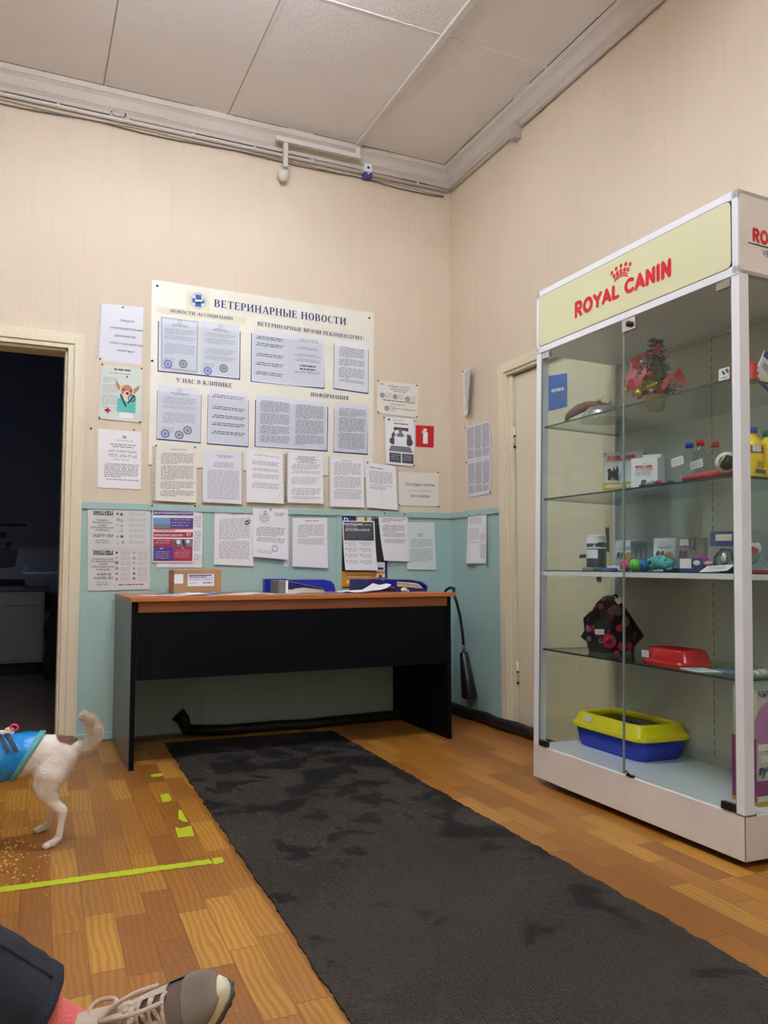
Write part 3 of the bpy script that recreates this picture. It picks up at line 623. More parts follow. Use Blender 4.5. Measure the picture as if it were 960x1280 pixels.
def rec(s):
    sparse(s, 31, (.06,), 'ink', True, .2,.9); sparse(s, 33, (.22,.36,.46), 'ink', True, .1,.95,.0095); s.lines(.1,.58,.95,.7,.02,.42,'ink dark',.9,36,9,True)
    s.text('тел. 8-921-987-66-29', .5, .74, .0125, 'ink dark', bold=.0)
doc([z3(579,250),z3(718,270),z3(717,464),z3(578,455)], 'centred text with a telephone number, right in the wide pocket under the recommendation title', 'printed_notice', 'papers in the board pockets', off=PO, body=rec)
doc([z3(763,272),z3(893,296),z3(892,484),z3(759,466)], 'dense small print sheet in the narrow upper right pocket', 'printed_notice', 'papers in the board pockets', paper='paper', off=PO, body=lambda s: s.lines(.12,.12,.9,.85,.0095,.45,'ink',.97,41,7))
doc([z3(58,452),z3(221,468),z3(222,682),z3(54,667)], 'letter with three round stamps in the lower left pocket', 'certificate', 'papers in the board pockets', off=PO, body=lambda s: cert(s, 51, False, ((.17,.9,'stamp blue'),(.5,.9,'stamp grey'),(.7,.8,'stamp grey'))))
doc([z3(258,470),z3(411,490),z3(413,698),z3(255,686)], 'sheet of short widely spaced lines, second pocket of the lower row', 'printed_notice', 'papers in the board pockets', off=PO, body=lambda s: sparse(s, 61, (.08,.3,.46,.6,.76), x1=.95))
doc([z3(447,490),z3(589,508),z4(587,291),z4(444,282)], 'dense text page, left half of the wide lower pocket', 'printed_notice', 'papers in the board pockets', off=PO, body=lambda s: s.lines(.12,.1,.95,.93,.0085,.5,'ink',.98,71,9))
doc([z3(590,508),z3(730,524),z4(728,298),z4(588,291)], 'dense text page, right half of the wide lower pocket', 'printed_notice', 'papers in the board pockets', off=PO, body=lambda s: s.lines(.1,.1,.92,.93,.0085,.5,'ink',.98,81,9))
doc([z3(762,522),z3(893,536),z4(890,311),z4(759,302)], 'dense text page in the narrow lower right pocket', 'printed_notice', 'papers in the board pockets', off=PO, body=lambda s: s.lines(.12,.1,.93,.95,.0088,.52,'ink',.98,91,9))
# clear fronts of the pockets
for f in fr:
    s = bsheet(f, BT+.006); s.grid(.03,.02,.97,.95,'clear film'); s.done('clear_cover', parent=o)

# row hanging over the lower board edge
bow = lambda a, bb=0: (lambda u, v: a*v*v+bb*math.sin(u*PI)*v)
G2 = 'sheets pinned over the lower edge of the board'
S1 = .016
doc([z4(47,280),z4(209,285),z4(206,508),z4(43,500)], 'dense notice hanging lowest left under the board, pinned at both top corners', group=G2, paper='paper warm', off=S1, curl=bow(.008,.004), sleeve=.02, pins=((.0,.0),(.95,.01)), body=lambda s: (s.lines(.3,.05,.8,.07,.008,.5,'ink',.9,1,9,True), s.lines(.12,.13,.95,.93,.0088,.5,'ink',.95,101,6)))
doc([z4(233,295),z4(388,305),z4(386,514),z4(230,505)], 'bluish text page with a small table near its top, second from left under the board', group=G2, paper='paper cool', off=S1, curl=bow(.012), sleeve=-.01, body=lambda s: (s.lines(.3,.09,.8,.14,.008,.5,'ink',.9,2,9,True), s.lines(.28,.22,.78,.34,.008,.6,'ink light',1,4,20), s.lines(.12,.38,.95,.95,.0085,.5,'ink light',.98,111,20)))
doc([z4(408,293),z4(552,312),z4(553,512),z4(405,505)], 'page with four spaced paragraphs, third from left under the board', group=G2, paper='paper', off=S1, curl=bow(.01), sleeve=-.02, body=lambda s: [s.lines(.15,v,.9,v+h,.0085,.5,'ink light',.95,120+i,9) for i,(v,h) in enumerate(((.08,.04),(.2,.09),(.34,.05),(.45,.09),(.62,.12)))])
def crum(s): s.lines(.15,.06,.9,.2,.0085,.5,'ink',.9,130,4,True); s.lines(.1,.22,.92,.42,.0085,.45,'ink light',.95,131,5); s.lines(.1,.48,.92,.62,.009,.4,'ink light',.9,132,3); s.lines(.1,.7,.92,.92,.0088,.45,'ink light',.95,133,5)
doc([z4(573,308),z4(713,315),z4(712,512),z4(570,508)], 'crumpled notice with a creased corner, middle of the row under the board', group=G2, paper='paper', off=S1, curl=lambda u,v: .01*v*v+.004*math.sin(u*9+v*7)*v, sleeve=.016, body=crum)
doc([z7(203,36),z7(342,50),z7(342,247),z7(202,243)], 'dense page fifth from left under the board, by the board edge', group=G2, paper='paper', off=S1, curl=bow(.008), sleeve=.012, body=lambda s: (s.lines(.3,.05,.7,.08,.008,.5,'ink',.9,1,9,True), s.lines(.12,.1,.93,.84,.0088,.5,'ink light',.97,141,8)))
def crease(s): s.lines(.12,.1,.6,.14,.009,.5,'ink dark',.9,3,9); s.lines(.12,.17,.9,.5,.0088,.5,'ink light',.97,151,7); s.lines(.12,.52,.7,.6,.0095,.5,'ink light',.9,152,7); s.word(.495,.0,.5,1,'ink light')
doc([z7(350,57),z7(474,78),z7(478,258),z7(351,247)], 'page with a vertical fold line down its middle, rightmost of the row under the board', group=G2, paper='paper', off=S1, curl=lambda u,v: .010*v*v+.006*(abs(u-.5)*2)*v, sleeve=-.018, pins=((.06,.02),), body=crease)

# left column beside the doorway
doc([z5(170,88),z5(408,112),z5(396,440),z5(153,410)], 'shiny bluish notice with five centred lines, topmost beside the doorway', group='notices beside the doorway', paper='paper cool', off=.004, curl=lambda u,v: .004*math.sin(v*5), sleeve=.014, pins=((.5,.04),(.03,.98)),
    body=lambda s: [s.text(t, .62 if i != 2 else .58, v, .0135, 'ink black') for i,(t,v) in enumerate((('Выдача',.29),('сопроводительных',.43),('документов',.56),('строго при наличии',.69),('животных',.81)))])
def dogposter(s):
    s.lines(.18,.05,.85,.09,.02,.45,'ink dark',.9,5,9,True); s.lines(.15,.13,.8,.17,.012,.4,'ink',.9,6,9,True); s.lines(.06,.22,.45,.8,.0085,.5,'ink light',.95,7,5)
    s.poly([(.5,.95),(.98,.95),(.98,.3),(.7,.45)], 'poster green', .0005)
    s.poly([(.42,.62),(.5,.54),(.62,.52),(.78,.52),(.86,.58),(.86,.84),(.42,.84)], 'scrub teal', .0008)
    s.poly([(.48,.37),(.36,.26),(.37,.36),(.46,.46)], 'dog tan'); s.poly([(.8,.4),(.95,.31),(.92,.41),(.8,.5)], 'dog tan'); s.disc(.64,.44,.03,'dog tan',0,.001,14,1.05); s.disc(.64,.54,.018,'dog pale',0,.0012,14,1.6)
    s.disc(.65,.49,.008,'ink black',0,.0014); s.disc(.56,.43,.005,'ink black',0,.0014); s.disc(.73,.44,.005,'ink black',0,.0014)
    s.poly([(.47,.52),(.5,.5),(.64,.72),(.62,.75)], 'ink black', .0016); s.poly([(.82,.5),(.84,.52),(.68,.68),(.66,.66)], 'ink black', .0016)
    s.disc(.76,.57,.02,'ink dark',.014,.0016); s.poly([(.5,.84),(.78,.84),(.84,.95),(.46,.95)], 'paper', .001); s.poly([(.6,.2),(.66,.2),(.63,.16)], 'ink black')
    s.word(.18,.78,.23,.88,'red sign'); s.word(.13,.81,.28,.85,'red sign')
doc([z5(167,438),z5(402,460),z5(393,770),z5(150,748)], 'pale green poster with a big eared small dog in teal scrubs', 'dog_poster', 'notices beside the doorway', 'poster green', .005, dogposter, ((.02,.0),(.98,.01),(.02,.98),(.98,.99)), cat='poster')
def phone(s):
    s.word(.56,.09,.64,.14,'ink'); s.lines(.3,.17,.9,.2,.01,.4,'ink light',.95,8,9,True); s.lines(.2,.24,.95,.3,.0115,.5,'ink',.95,9,9,True); s.text('«НЕТ КОРРУПЦИИ»', .57, .385, .0115, 'ink dark'); s.text('ТЕЛ.: 376-77-65', .57, .465, .0155, 'ink dark')
    s.lines(.18,.5,.9,.54,.01,.4,'ink light',.95,10,9,True); s.lines(.15,.58,.95,.86,.0095,.5,'ink',.97,161,7)
doc([z5(148,803),z5(398,822),z5(393,1152),z5(145,1140)], 'notice with a large telephone number line, lowest beside the doorway', group='notices beside the doorway', paper='paper', off=.004, body=phone, pins=((.82,-.02),))
b = MB(); b.ball(on(z5(108,802),1,-.004), .005, 'pin', 10); tag(b.build('push_pin', None, on(z5(108,802),1,-.004)), 'lone dark pin left in the wallpaper beside the doorway', 'pin')

# right of the board
def news(s):
    s.text('НОВЫЙ СЕРВИС', .52, .17, .014, 'ink dark'); s.lines(.28,.2,.8,.34,.012,.5,'ink',.95,11,9,True)
    for u,v in ((.12,.44),(.43,.44),(.73,.47),(.23,.82)): s.disc(u,v,.017,'ink',0,.0007); s.lines(u+.07,v-.09,min(.96,u+.24),v+.08,.009,.4,'ink light',.9,12,9)
    s.lines(.08,.56,.95,.62,.012,.5,'ink dark',.9,14,9); s.lines(.15,.66,.85,.72,.011,.5,'ink',.95,15,9,True); s.lines(.33,.78,.95,.86,.011,.5,'ink',.95,16,9); s.word(.06,.08,.17,.12,'ink light')
doc([z8(125,142),z8(333,165),z8(328,330),z8(125,306)], 'landscape grey flyer with four round icons right of the board', 'flyer', 'flyers right of the board', 'paper warm', .004, news, ((.02,.02),(.95,.03),(.02,.97),(.97,.97)), cat='flyer')
def diag(s):
    s.disc(.13,.05,.008,'ink dark'); s.lines(.25,.03,.7,.08,.008,.4,'ink light',.9,17,9); s.lines(.1,.11,.95,.17,.014,.5,'ink dark',.9,18,9,True)
    s.word(.28,.2,.78,.27,'graphite print',.0005); s.disc(.24,.5,.022,'graphite print',0,.0005); s.disc(.82,.5,.024,'graphite print',0,.0005); s.disc(.5,.33,.028,'photo grey',0,.0006); s.disc(.4,.3,.012,'white ink',0,.0009); s.disc(.62,.3,.012,'white ink',0,.0009)
    s.word(.3,.4,.72,.6,'paper',.0011); s.lines(.36,.45,.66,.55,.01,.4,'ink dark',.9,19,9,True); s.poly([(.18,.6),(.85,.6),(.95,.72),(.1,.72)], 'photo grey', .0006); s.poly([(.2,.36),(.3,.28),(.34,.4),(.22,.44)], 'ink dark', .0008); s.poly([(.72,.34),(.86,.34),(.9,.44),(.74,.44)], 'ink dark', .0008)
    s.word(.12,.75,.52,.95,'graphite print',.0009); s.word(.56,.75,.97,.95,'graphite print',.0009); s.lines(.17,.79,.48,.9,.012,.3,'ink light',.9,20,9,e=.0013); s.lines(.6,.79,.93,.9,.012,.3,'ink light',.9,22,9,e=.0013)
doc([z8(163,325),z8(312,338),z8(309,573),z8(166,560)], 'portrait flyer with dark pictogram collage beside the red fire sign', 'flyer', 'flyers right of the board', 'paper', .006, diag, ((-.04,.02),(.97,.04),(.97,.98)), curl=lambda u,v: .008*(1-u)*v, cat='flyer')
def repeat(s):
    s.text('Повторные приемы', .53, .4, .0195, 'ink black', width=s.W*.73); s.text('(консультация специалиста)', .53, .56, .0085, 'ink', width=s.W*.6); s.text('без очереди', .54, .74, .0195, 'ink black', width=s.W*.47)
doc([z8(229,600),z8(432,607),z8(433,773),z8(231,768)], 'landscape warm white notice of three centred lines above the aqua rail', group='flyers right of the board', paper='paper warm', off=.004, body=repeat, pins=((.0,-.03),(.98,-.02),(.02,.98),(.99,1.0)))
def fire(s):
    w = 'white ink'; s.word(.4,.32,.66,.84,w); s.disc(.53,.33,.0085,w); s.word(.49,.17,.57,.3,w); s.poly([(.5,.2),(.38,.22),(.32,.34),(.37,.35),(.42,.27),(.5,.25)], w); s.poly([(.42,.13),(.62,.16),(.62,.2),(.42,.18)], w)
s = back([z8(318,366),z8(409,371),z8(407,478),z8(318,473)], off=.003); s.grid(0,0,1,1,'red sign'); fire(s); s.done('fire_extinguisher_sign', 'small red square sign with a white extinguisher symbol', 'sign')

# notices on the aqua wainscot
G3 = 'sheets on the aqua wainscot'; WO = .012
def covid(s, lower):
    s.word(.09,.04,.4,.15,'graphite print'); s.text('COVID-19', .245, .128, .021, 'white ink', bold=.0, e=.0014, width=s.W*.28)
    if not lower:
        for i,(t,v) in enumerate((('ПРАВИЛА',.3),('ПРОФИЛАКТИКИ',.36),('НОВОЙ',.425),('КОРОНАВИРУСНОЙ',.49),('ИНФЕКЦИИ',.55))): s.text(t, .23, v, .0085, 'ink black', bold=.01)
        s.text('ЗАЩИТИ СЕБЯ', .24, .7, .0135, 'ink black', bold=.02, width=s.W*.32); s.lines(.1,.78,.36,.88,.011,.45,'ink',.95,201,9,True)
        R = random.Random(4)
        for v in (.1,.24,.38,.52,.67,.82):
            for k in range(2): s.disc(.48+.07*k+R.uniform(-.02,.02), v+R.uniform(0,.04), R.uniform(.005,.008), R.choice(['ink dark','ink','ink light']), R.choice([0,.004,.004])); s.word(.46+.07*k, v+.03, .5+.07*k, v+.036, 'ink')
            s.lines(.65,v-.03,.93,v+.05,.0085,.4,'ink light',.95,int(v*90),9)
    else:
        for i,(t,v) in enumerate((('РЕКОМЕНДАЦИИ',.27),('ПО ПРОФИЛАКТИКЕ',.33),('НОВОЙ',.39),('КОРОНАВИРУСНОЙ',.455),('ИНФЕКЦИИ',.52))): s.text(t, .24, v, .0085, 'ink black', bold=.01)
        s.text('КОМУ 60', .26, .64, .012, 'ink black', bold=.02); s.text('И БОЛЕЕ ЛЕТ', .25, .73, .012, 'ink black', bold=.02, width=s.W*.3); s.lines(.1,.8,.36,.88,.011,.45,'ink',.95,211,9,True); s.lines(.46,.86,.9,.9,.011,.5,'ink dark',.95,212,9)
        R = random.Random(9)
        for u in (.46,.74):
            for v in (.08,.2,.33,.47,.6,.72): s.disc(u, v+R.uniform(0,.02), R.uniform(.005,.009), R.choice(['ink dark','ink']), R.choice([0,.003])); s.lines(u+.06,v-.02,u+.22,v+.08,.0075,.4,'ink light',.95,int(v*90+u*9),9)
A_, B_, C_, D_ = z11(28,75), z11(545,90), z11(540,738), z11(30,752)
ML, MR = z11(28,400), z11(543,412)
doc([A_,B_,MR,ML], 'upper of the two grey printed virus safety posters left of the table', 'safety_poster', 'virus posters by the doorway', 'paper grey', WO+.003, lambda s: covid(s, False), cat='poster')
doc([ML,MR,C_,D_], 'lower of the two grey printed virus safety posters left of the table', 'safety_poster', 'virus posters by the doorway', 'paper grey', WO+.001, lambda s: covid(s, True), cat='poster')
doc([z6(360,60),z6(580,64),z6(575,318),z6(376,318)], 'faint text sheet mostly hidden behind the purple tomography poster', group=G3, paper='paper', off=WO, body=lambda s: s.lines(.6,.1,.97,.9,.011,.5,'ink light',.98,221,9))
def mrt(s):
    e1, e2 = .0008, .0014
    s.word(.02,.02,.97,.17,'purple print',e1); s.text('МРТ', .14, .085, .0125, 'white ink', bold=.02, e=e2); s.text('МАГНИТНО-РЕЗОНАНСНАЯ ТОМОГРАФИЯ', .5, .145, .010, 'white ink', bold=.02, e=e2, width=s.W*.92); s.lines(.66,.05,.95,.07,.008,.6,'white ink',1,1,9,e=e2)
    s.word(.02,.215,.97,.415,'purple print',e1); s.word(.02,.215,.42,.38,'photo blue',e2); s.word(.02,.33,.42,.4,'photo grey',.0018); s.word(.02,.39,.97,.415,'crimson print',e2); s.lines(.45,.24,.93,.36,.015,.25,'ink light',.9,2,9,e=e2)
    s.text('КОМПЬЮТЕРНАЯ', .3, .45, .009, 'crimson print', bold=.02, e=e2)
    s.word(.02,.465,.97,.56,'crimson print',e1); s.text('КОМПЬЮТЕРНАЯ ТОМОГРАФИЯ', .38, .54, .0105, 'white ink', bold=.02, e=e2, width=s.W*.68); s.text('КТ', .87, .53, .0145, 'white ink', bold=.02, e=e2)
    s.word(.02,.585,.5,.72,'crimson print',e1); s.lines(.06,.61,.46,.7,.012,.3,'ink light',.95,3,9,e=e2); s.word(.5,.585,.97,.72,'photo grey',e1); s.disc(.62,.64,.012,'white ink',0,e2); s.poly([(.7,.6),(.76,.6),(.8,.72),(.74,.72)], 'ink black', e2); s.disc(.85,.63,.01,'white ink',0,e2); s.poly([(.52,.62),(.56,.6),(.6,.72),(.5,.72)], 'ink dark', e2)
    s.word(.02,.72,.5,.975,'purple print',e1); s.word(.5,.72,.97,.975,'crimson print',e1); s.text('МРТ', .22, .765, .007, 'white ink', e=e2, bold=.02); s.text('КТ', .74, .765, .007, 'white ink', e=e2, bold=.02)
    s.lines(.08,.81,.44,.93,.011,.28,'ink light',.85,4,9,e=e2); s.lines(.54,.79,.93,.93,.011,.28,'ink light',.9,5,9,e=e2)
doc([z11(563,48),z11(912,52),z11(900,517),z11(562,517)], 'purple and crimson tomography poster above the cardboard box', 'clinic_poster', None, 'paper', WO+.006, mrt, ((-.01,.0),(1.0,.0)), cat='poster')
doc([z6(632,72),z6(806,64),z6(802,312),z6(628,305)], 'densely printed sheet with a dark squiggle, right of the purple poster', group=G3, paper='paper', off=WO, body=lambda s: (s.lines(.35,.05,.8,.07,.01,.5,'ink',.9,1,9,True), s.lines(.12,.14,.92,.9,.0088,.5,'ink light',.97,231,10), s.disc(.82,.22,.012,'ink black',.006), s.disc(.88,.2,.01,'ink black',.006)), curl=bow(.006))
doc([z6(800,55),z6(955,60),z6(952,284),z6(798,270)], 'letterhead page with stamp at its foot, pinned over its neighbours', group=G3, paper='paper', off=WO+.008, pins=((.5,.02),), curl=bow(.014), body=lambda s: (s.disc(.35,.08,.01,'ink',.005), s.lines(.15,.12,.5,.3,.01,.45,'ink',.9,241,4,True), s.lines(.6,.08,.92,.14,.01,.5,'ink',.9,2,9,True), s.lines(.1,.38,.93,.68,.0088,.45,'ink',.95,242,7), s.disc(.62,.8,.018,'ink light',.012), s.lines(.1,.85,.6,.93,.01,.4,'ink light',.9,243,9)))
doc([z6(940,62),z6(962,62),z6(960,312),z6(938,312)], 'narrow edge of a sheet showing beside the letterhead page', group=G3, paper='paper', off=WO)
doc([z7(50,290),z7(193,290),z7(193,497),z7(47,490)], 'page with text in its upper half only, above the open grey binder', group=G3, paper='paper', off=WO, sleeve=.014, curl=lambda u,v: .012*v*v, body=lambda s: (s.lines(.3,.05,.8,.08,.01,.5,'ink',.9,1,9,True), s.lines(.15,.14,.92,.55,.009,.5,'ink light',.97,251,8)))
def orange(s):
    e1, e2 = .0006, .0012
    s.word(.0,.0,.28,.13,'navy print',e1); s.text('D', .09, .11, .03, 'white ink', bold=.03, e=e2) ; s.word(.3,.0,.52,.13,'gold print',e1); s.word(.33,.02,.48,.1,'paper warm',e2); s.word(.54,.0,.64,.13,'poster green',e1); s.word(.64,.0,.93,.12,'photo grey',e1); s.poly([(.66,.06),(.8,.04),(.9,.1),(.7,.12)], 'ink black', e2)
    s.word(.0,.78,.78,.985,'orange print',e1); s.lines(.1,.8,.7,.86,.02,.25,'poster green',.9,5,9,e=e2); s.word(.1,.9,.72,.94,'label cream',e2)
    s.word(.75,.65,.94,.86,'paper',e2); s.word(.78,.72,.91,.755,'navy print',.0016); s.word(.75,.77,.94,.81,'orange print',.0018); s.word(.8,.82,.88,.86,'ink dark',.0018)
    s.word(.95,.0,1,.9,'navy print',e1)
doc([z7(253,275),z7(441,280),z7(441,578),z7(253,578)], 'dark poster with an orange foot, mostly covered by the grey headed flyer', 'clinic_poster', None, 'black print', WO, orange, cat='poster')
def vac(s):
    e1, e2 = .0006, .0012
    s.word(.03,.02,.96,.4,'graphite print',e1); s.text('Рекомендации', .3, .085, .0125, 'white ink', bold=.02, e=e2); s.lines(.08,.1,.5,.17,.012,.35,'ink light',.9,6,9,e=e2); s.text('ДЛЯ ТЕХ, КОМУ 60 И БОЛЕЕ ЛЕТ', .46, .205, .0115, 'white ink', bold=.02, e=e2, width=s.W*.76); s.lines(.1,.24,.9,.36,.012,.25,'photo grey',.9,7,9,e=e2); s.disc(.62,.08,.008,'ink light',.005,e2); s.lines(.68,.07,.92,.1,.012,.5,'ink light',.9,8,9,e=e2)
    for u in (.08,.52):
        for v in (.45,.57,.69,.82): s.disc(u,v,.005,'ink',.0,e1); s.lines(u+.05,v-.02,u+.36,v+.07,.0085,.4,'ink light',.9,int(v*99+u*7),9)
doc([z12(125,235),z12(570,240),z12(597,925),z12(150,918)], 'curled flyer with a dark grey heading block, in front of the orange footed poster', 'flyer', None, 'paper', WO+.01, vac, curl=lambda u,v: .02*v**3, cat='flyer')
doc([z7(400,266),z7(522,272),z7(527,470),z7(420,466)], 'page with a lifted lower left corner, overlapping the poster with the orange foot', group=G3, paper='paper', off=WO+.006, pins=((.22,.02),(.9,.02)), curl=lambda u,v: .05*max(0,v-.4)**2*(1.3-u), body=lambda s: [s.lines(.1,v,.93,v+h,.0088,.45,'ink',.93,260+i,5) for i,(v,h) in enumerate(((.12,.08),(.26,.14),(.42,.1),(.55,.1)))])
doc([z7(527,308),z7(635,308),z7(642,505),z7(520,502)], 'greenish white sheet lowest at the right end above the table corner', group=G3, paper='paper green', off=WO, curl=bow(.004), body=lambda s: (s.lines(.3,.24,.65,.3,.011,.5,'ink',.9,1,9,True), s.lines(.1,.35,.93,.85,.009,.45,'ink light',.95,271,6)))

# right wall
cq_ = [on(z8(555,95),0,0), on(z8(597,68),0,-.05), on(z8(582,300),0,-.06), on(z8(562,322),0,-.012)]
sh1 = Sheet([Vector((0, p.y, p.z)) for p in cq_], NR, lambda u,v: .05*u**1.6+.01*u*v+.012*v*(1-u)*v, .004); sh1.grid(0,0,1,1,'paper'); sh1.lines(.12,.06,.92,.88,.0085,.5,'ink light',.97,281,7)
sh1.done('printed_notice', 'narrow curled notice near the corner, its edge lifting off the right wall', 'notice', 'sheets on the right wall', pins=((.04,.02),))
def cols(s):
    for k in range(3): s.lines(.06+.31*k,.06,.33+.31*k,.93,.0062,.62,'ink',1,290+k,20)
doc([z8(572,375),z8(695,340),z8(697,525),z8(575,550)], 'upper of two newspaper like column pages on the right wall', group='sheets on the right wall', paper='paper cool', off=.004, rt=True, pins=((.0,.02),), body=cols)
doc([z8(577,552),z8(697,528),z8(698,705),z8(580,728)], 'lower of two newspaper like column pages on the right wall', group='sheets on the right wall', paper='paper cool', off=.004, rt=True, pins=((.0,.0),(.98,.97)), body=cols)
doc([z8(592,812),z8(684,808),z8(697,1057),z8(590,1057)], 'creased sheet hanging from the rail of the aqua right wall', group='sheets on the right wall', paper='paper', off=.016, rt=True, curl=lambda u,v: .012*math.sin(u*7)*v+.01*v, pins=((.1,.02),(.6,.0)), body=lambda s: (s.lines(.1,.08,.8,.2,.0095,.4,'ink light',.9,301,5), s.lines(.1,.3,.9,.6,.012,.35,'ink light',.6,302,5), s.lines(.6,.4,.9,.9,.0095,.4,'ink light',.9,303,9)))

# ================================================================== FLOOR THINGS
R = random.Random(5)
def edge(p0, p1, n, amp):
    out = []; p0 = Vector(p0); p1 = Vector(p1); k = 0
    for i in range(n+1):
        k = .6*k+R.uniform(-amp, amp); out.append(p0.lerp(p1, i/n)+Vector((k, 0)))
    return out
Le = [on(p,2,0) for p in ((205,930),(440,1280))]; Re = [on(p,2,0) for p in ((415,914),(540,985),(960,1225))]
def ext(a, b_, y): t = (y-a.y)/(b_.y-a.y); return a.lerp(b_, t)
L2 = ext(Le[0], Le[1], -5.2); R2 = ext(Re[1], Re[2], -5.2)
left = edge(Le[0][:2], L2[:2], 420, .0034); rgt = edge(Re[0][:2], Re[1][:2], 140, .004)+edge(Re[1][:2], R2[:2], 400, .004)[1:]
left[0] = Vector(Le[0][:2])
n = 420; b = MB(); vs = []; K = 8
def samp(l, t): f = t*(len(l)-1); i = min(int(f), len(l)-2); return l[i].lerp(l[i+1], f-i)
for i in range(n+1):
    t = i/n; a = left[int(round(t*(len(left)-1)))]; c_ = rgt[int(round(t*(len(rgt)-1)))]
    for j in range(K+1):
        p = a.lerp(c_, j/K); vs.append((p.x, p.y, .0065+.002*noise.noise(Vector((p.x*3, p.y*3, 0)))))
o0 = len(vs)
for i in range(n+1):
    for j in (0, K): p = vs[i*(K+1)+j]; vs.append((p[0], p[1], .0005))
fs = [(i*(K+1)+j, (i+1)*(K+1)+j, (i+1)*(K+1)+j+1, i*(K+1)+j+1) for i in range(n) for j in range(K)]
fs += [(o0+2*i, o0+2*i+2, (i+1)*(K+1), i*(K+1)) for i in range(n)]+[(i*(K+1)+K, (i+1)*(K+1)+K, o0+2*i+3, o0+2*i+1) for i in range(n)]
b.add(vs, fs, 'ribbed mat'); b.add([vs[0], vs[K], vs[o0+1], vs[o0]], [(0,1,2,3)], 'ribbed mat')
tag(b.build('carpet_runner', None, (-1.35,-2.6,0)), 'long dark ribbed runner with damp black patches and frayed edges', 'carpet')

zf = Z(0,860,4); zt = Z(180,890,2.4)
def tape(pts, label, grp='scraps of lime tape on the floor'):
    P_ = [on(p, 2, 0) for p in pts]; c = sum(P_, Vector())/len(P_); m_ = MB(); n = len(P_)
    m_.add([p+Vector((0,0,.0006)) for p in P_]+[p+Vector((0,0,.0014)) for p in P_], [tuple(range(n))[::-1], tuple(range(n,2*n))]+[(i,(i+1) % n,n+(i+1) % n,n+i) for i in range(n)], 'lime tape')
    tag(m_.build('floor_tape', None, c), label, 'tape', grp)
a, c_ = on((-60,1121),2,0), on((265,1077),2,0); top = []; bot = []
for i in range(41):
    t = i/40; p = a.lerp(c_, t); w = .021+R.uniform(-.0025,.0025); top.append(p+Vector((-.005,w+R.uniform(-.002,.002),0))); bot.append(p+Vector((0,-w,0)))
m_ = MB()
for i in range(40): m_.add([(q[0],q[1],.0012+.0006*(i % 2)) for q in (bot[i],bot[i+1],top[i+1],top[i])], [(0,1,2,3)], 'lime tape')
tag(m_.build('floor_tape', None, (a+c_)/2), 'long strip of lime floor tape running in from the left edge', 'tape')
tape([zt(204,441),zt(233,436),zt(240,451),zt(211,459)], 'short torn end of lime tape just right of the long strip')
tape([zf(753,436),zf(770,432),zf(812,427),zf(820,437),zf(790,445),zf(757,446)], 'smallest scrap of lime tape, farthest away by the table leg')
tape([zf(800,535),zf(840,528),zf(858,556),zf(848,568),zf(812,572)], 'square lime tape scrap second from the table')
tape([zf(893,612),zf(905,610),zf(940,672),zf(918,670),zf(892,655)], 'pointed lime tape sliver beside the runner edge')
tape([zf(876,700),zf(890,697),zf(893,705),zf(955,690),zf(970,735),zf(965,742),zf(890,748)], 'largest square lime tape piece, between runner and dog')

m_ = MB(); R = random.Random(11)
for i in range(290):
    px = (R.triangular(-40, 62, 0), R.triangular(985, 1125, 1065)) if i < 200 else (R.uniform(-60, 330), R.uniform(950, 1275))
    p = on(px, 2, 0); s_ = R.uniform(.0015, .006 if i < 200 else .003); an = R.uniform(0, PI)
    if p.x > -1.9: continue
    T = Matrix.Translation(p+Vector((0,0,.0012))) @ Matrix.Rotation(an, 4, 'Z')
    m_.add([(-s_,-s_*.4,0),(s_,-s_*.3,0),(s_*.6,s_*.4,.0006),(-s_*.7,s_*.4,0),(0,0,.0018)], [(0,1,4),(1,2,4),(2,3,4),(3,0,4)], 'crumb', T)
o = tag(m_.build('crumbs', None, (-2.5,-1.7,0)), 'pale crumbs scattered over the floor around the dog', 'crumbs'); o['kind'] = 'stuff'

# ================================================================== TABLE
tx0, tx1, ty0, ty1 = -2.0036, -.4022, -.6984, -.03
o = thing('desk', 'long orange topped table with black panels against the aqua wall', 'table', ((tx0+tx1)/2,(ty0+ty1)/2,0)); oc = o.location.copy()
def dbox(name, a, c_, m, bev=.0015): q = MB(); q.box(Vector(a)-oc, Vector(c_)-oc, m, None, bev); return q.build(name, o)
dbox('table_top', (tx0-.005,ty0-.012,.731), (tx1+.02,ty1,.75), 'orange laminate', .002)
dbox('apron', (tx0+.028,ty0,.682), (tx1-.022,ty0+.018,.731), 'brown laminate')
dbox('modesty_panel', (tx0+.028,ty0+.004,.385), (tx1-.022,ty0+.02,.682), 'black laminate')
q = MB(); q.box(Vector((tx0,ty0,.0))-oc, Vector((tx0+.022,ty1+.005,.731))-oc, 'black laminate', None, .0015); q.box(Vector((tx0-.0012,ty0+.001,.001))-oc, Vector((tx0+.001,ty1+.004,.730))-oc, 'painted laminate sheen'); q.build('leg', o)  # grey outer skin paints the reflected sheen onto the dark leg panel
dbox('leg', (tx1-.022,ty0,0), (tx1,ty1+.005,.731), 'black laminate')
dbox('rear_rail', (tx0+.022,ty1-.03,.66), (tx1-.022,ty1-.012,.731), 'black laminate')

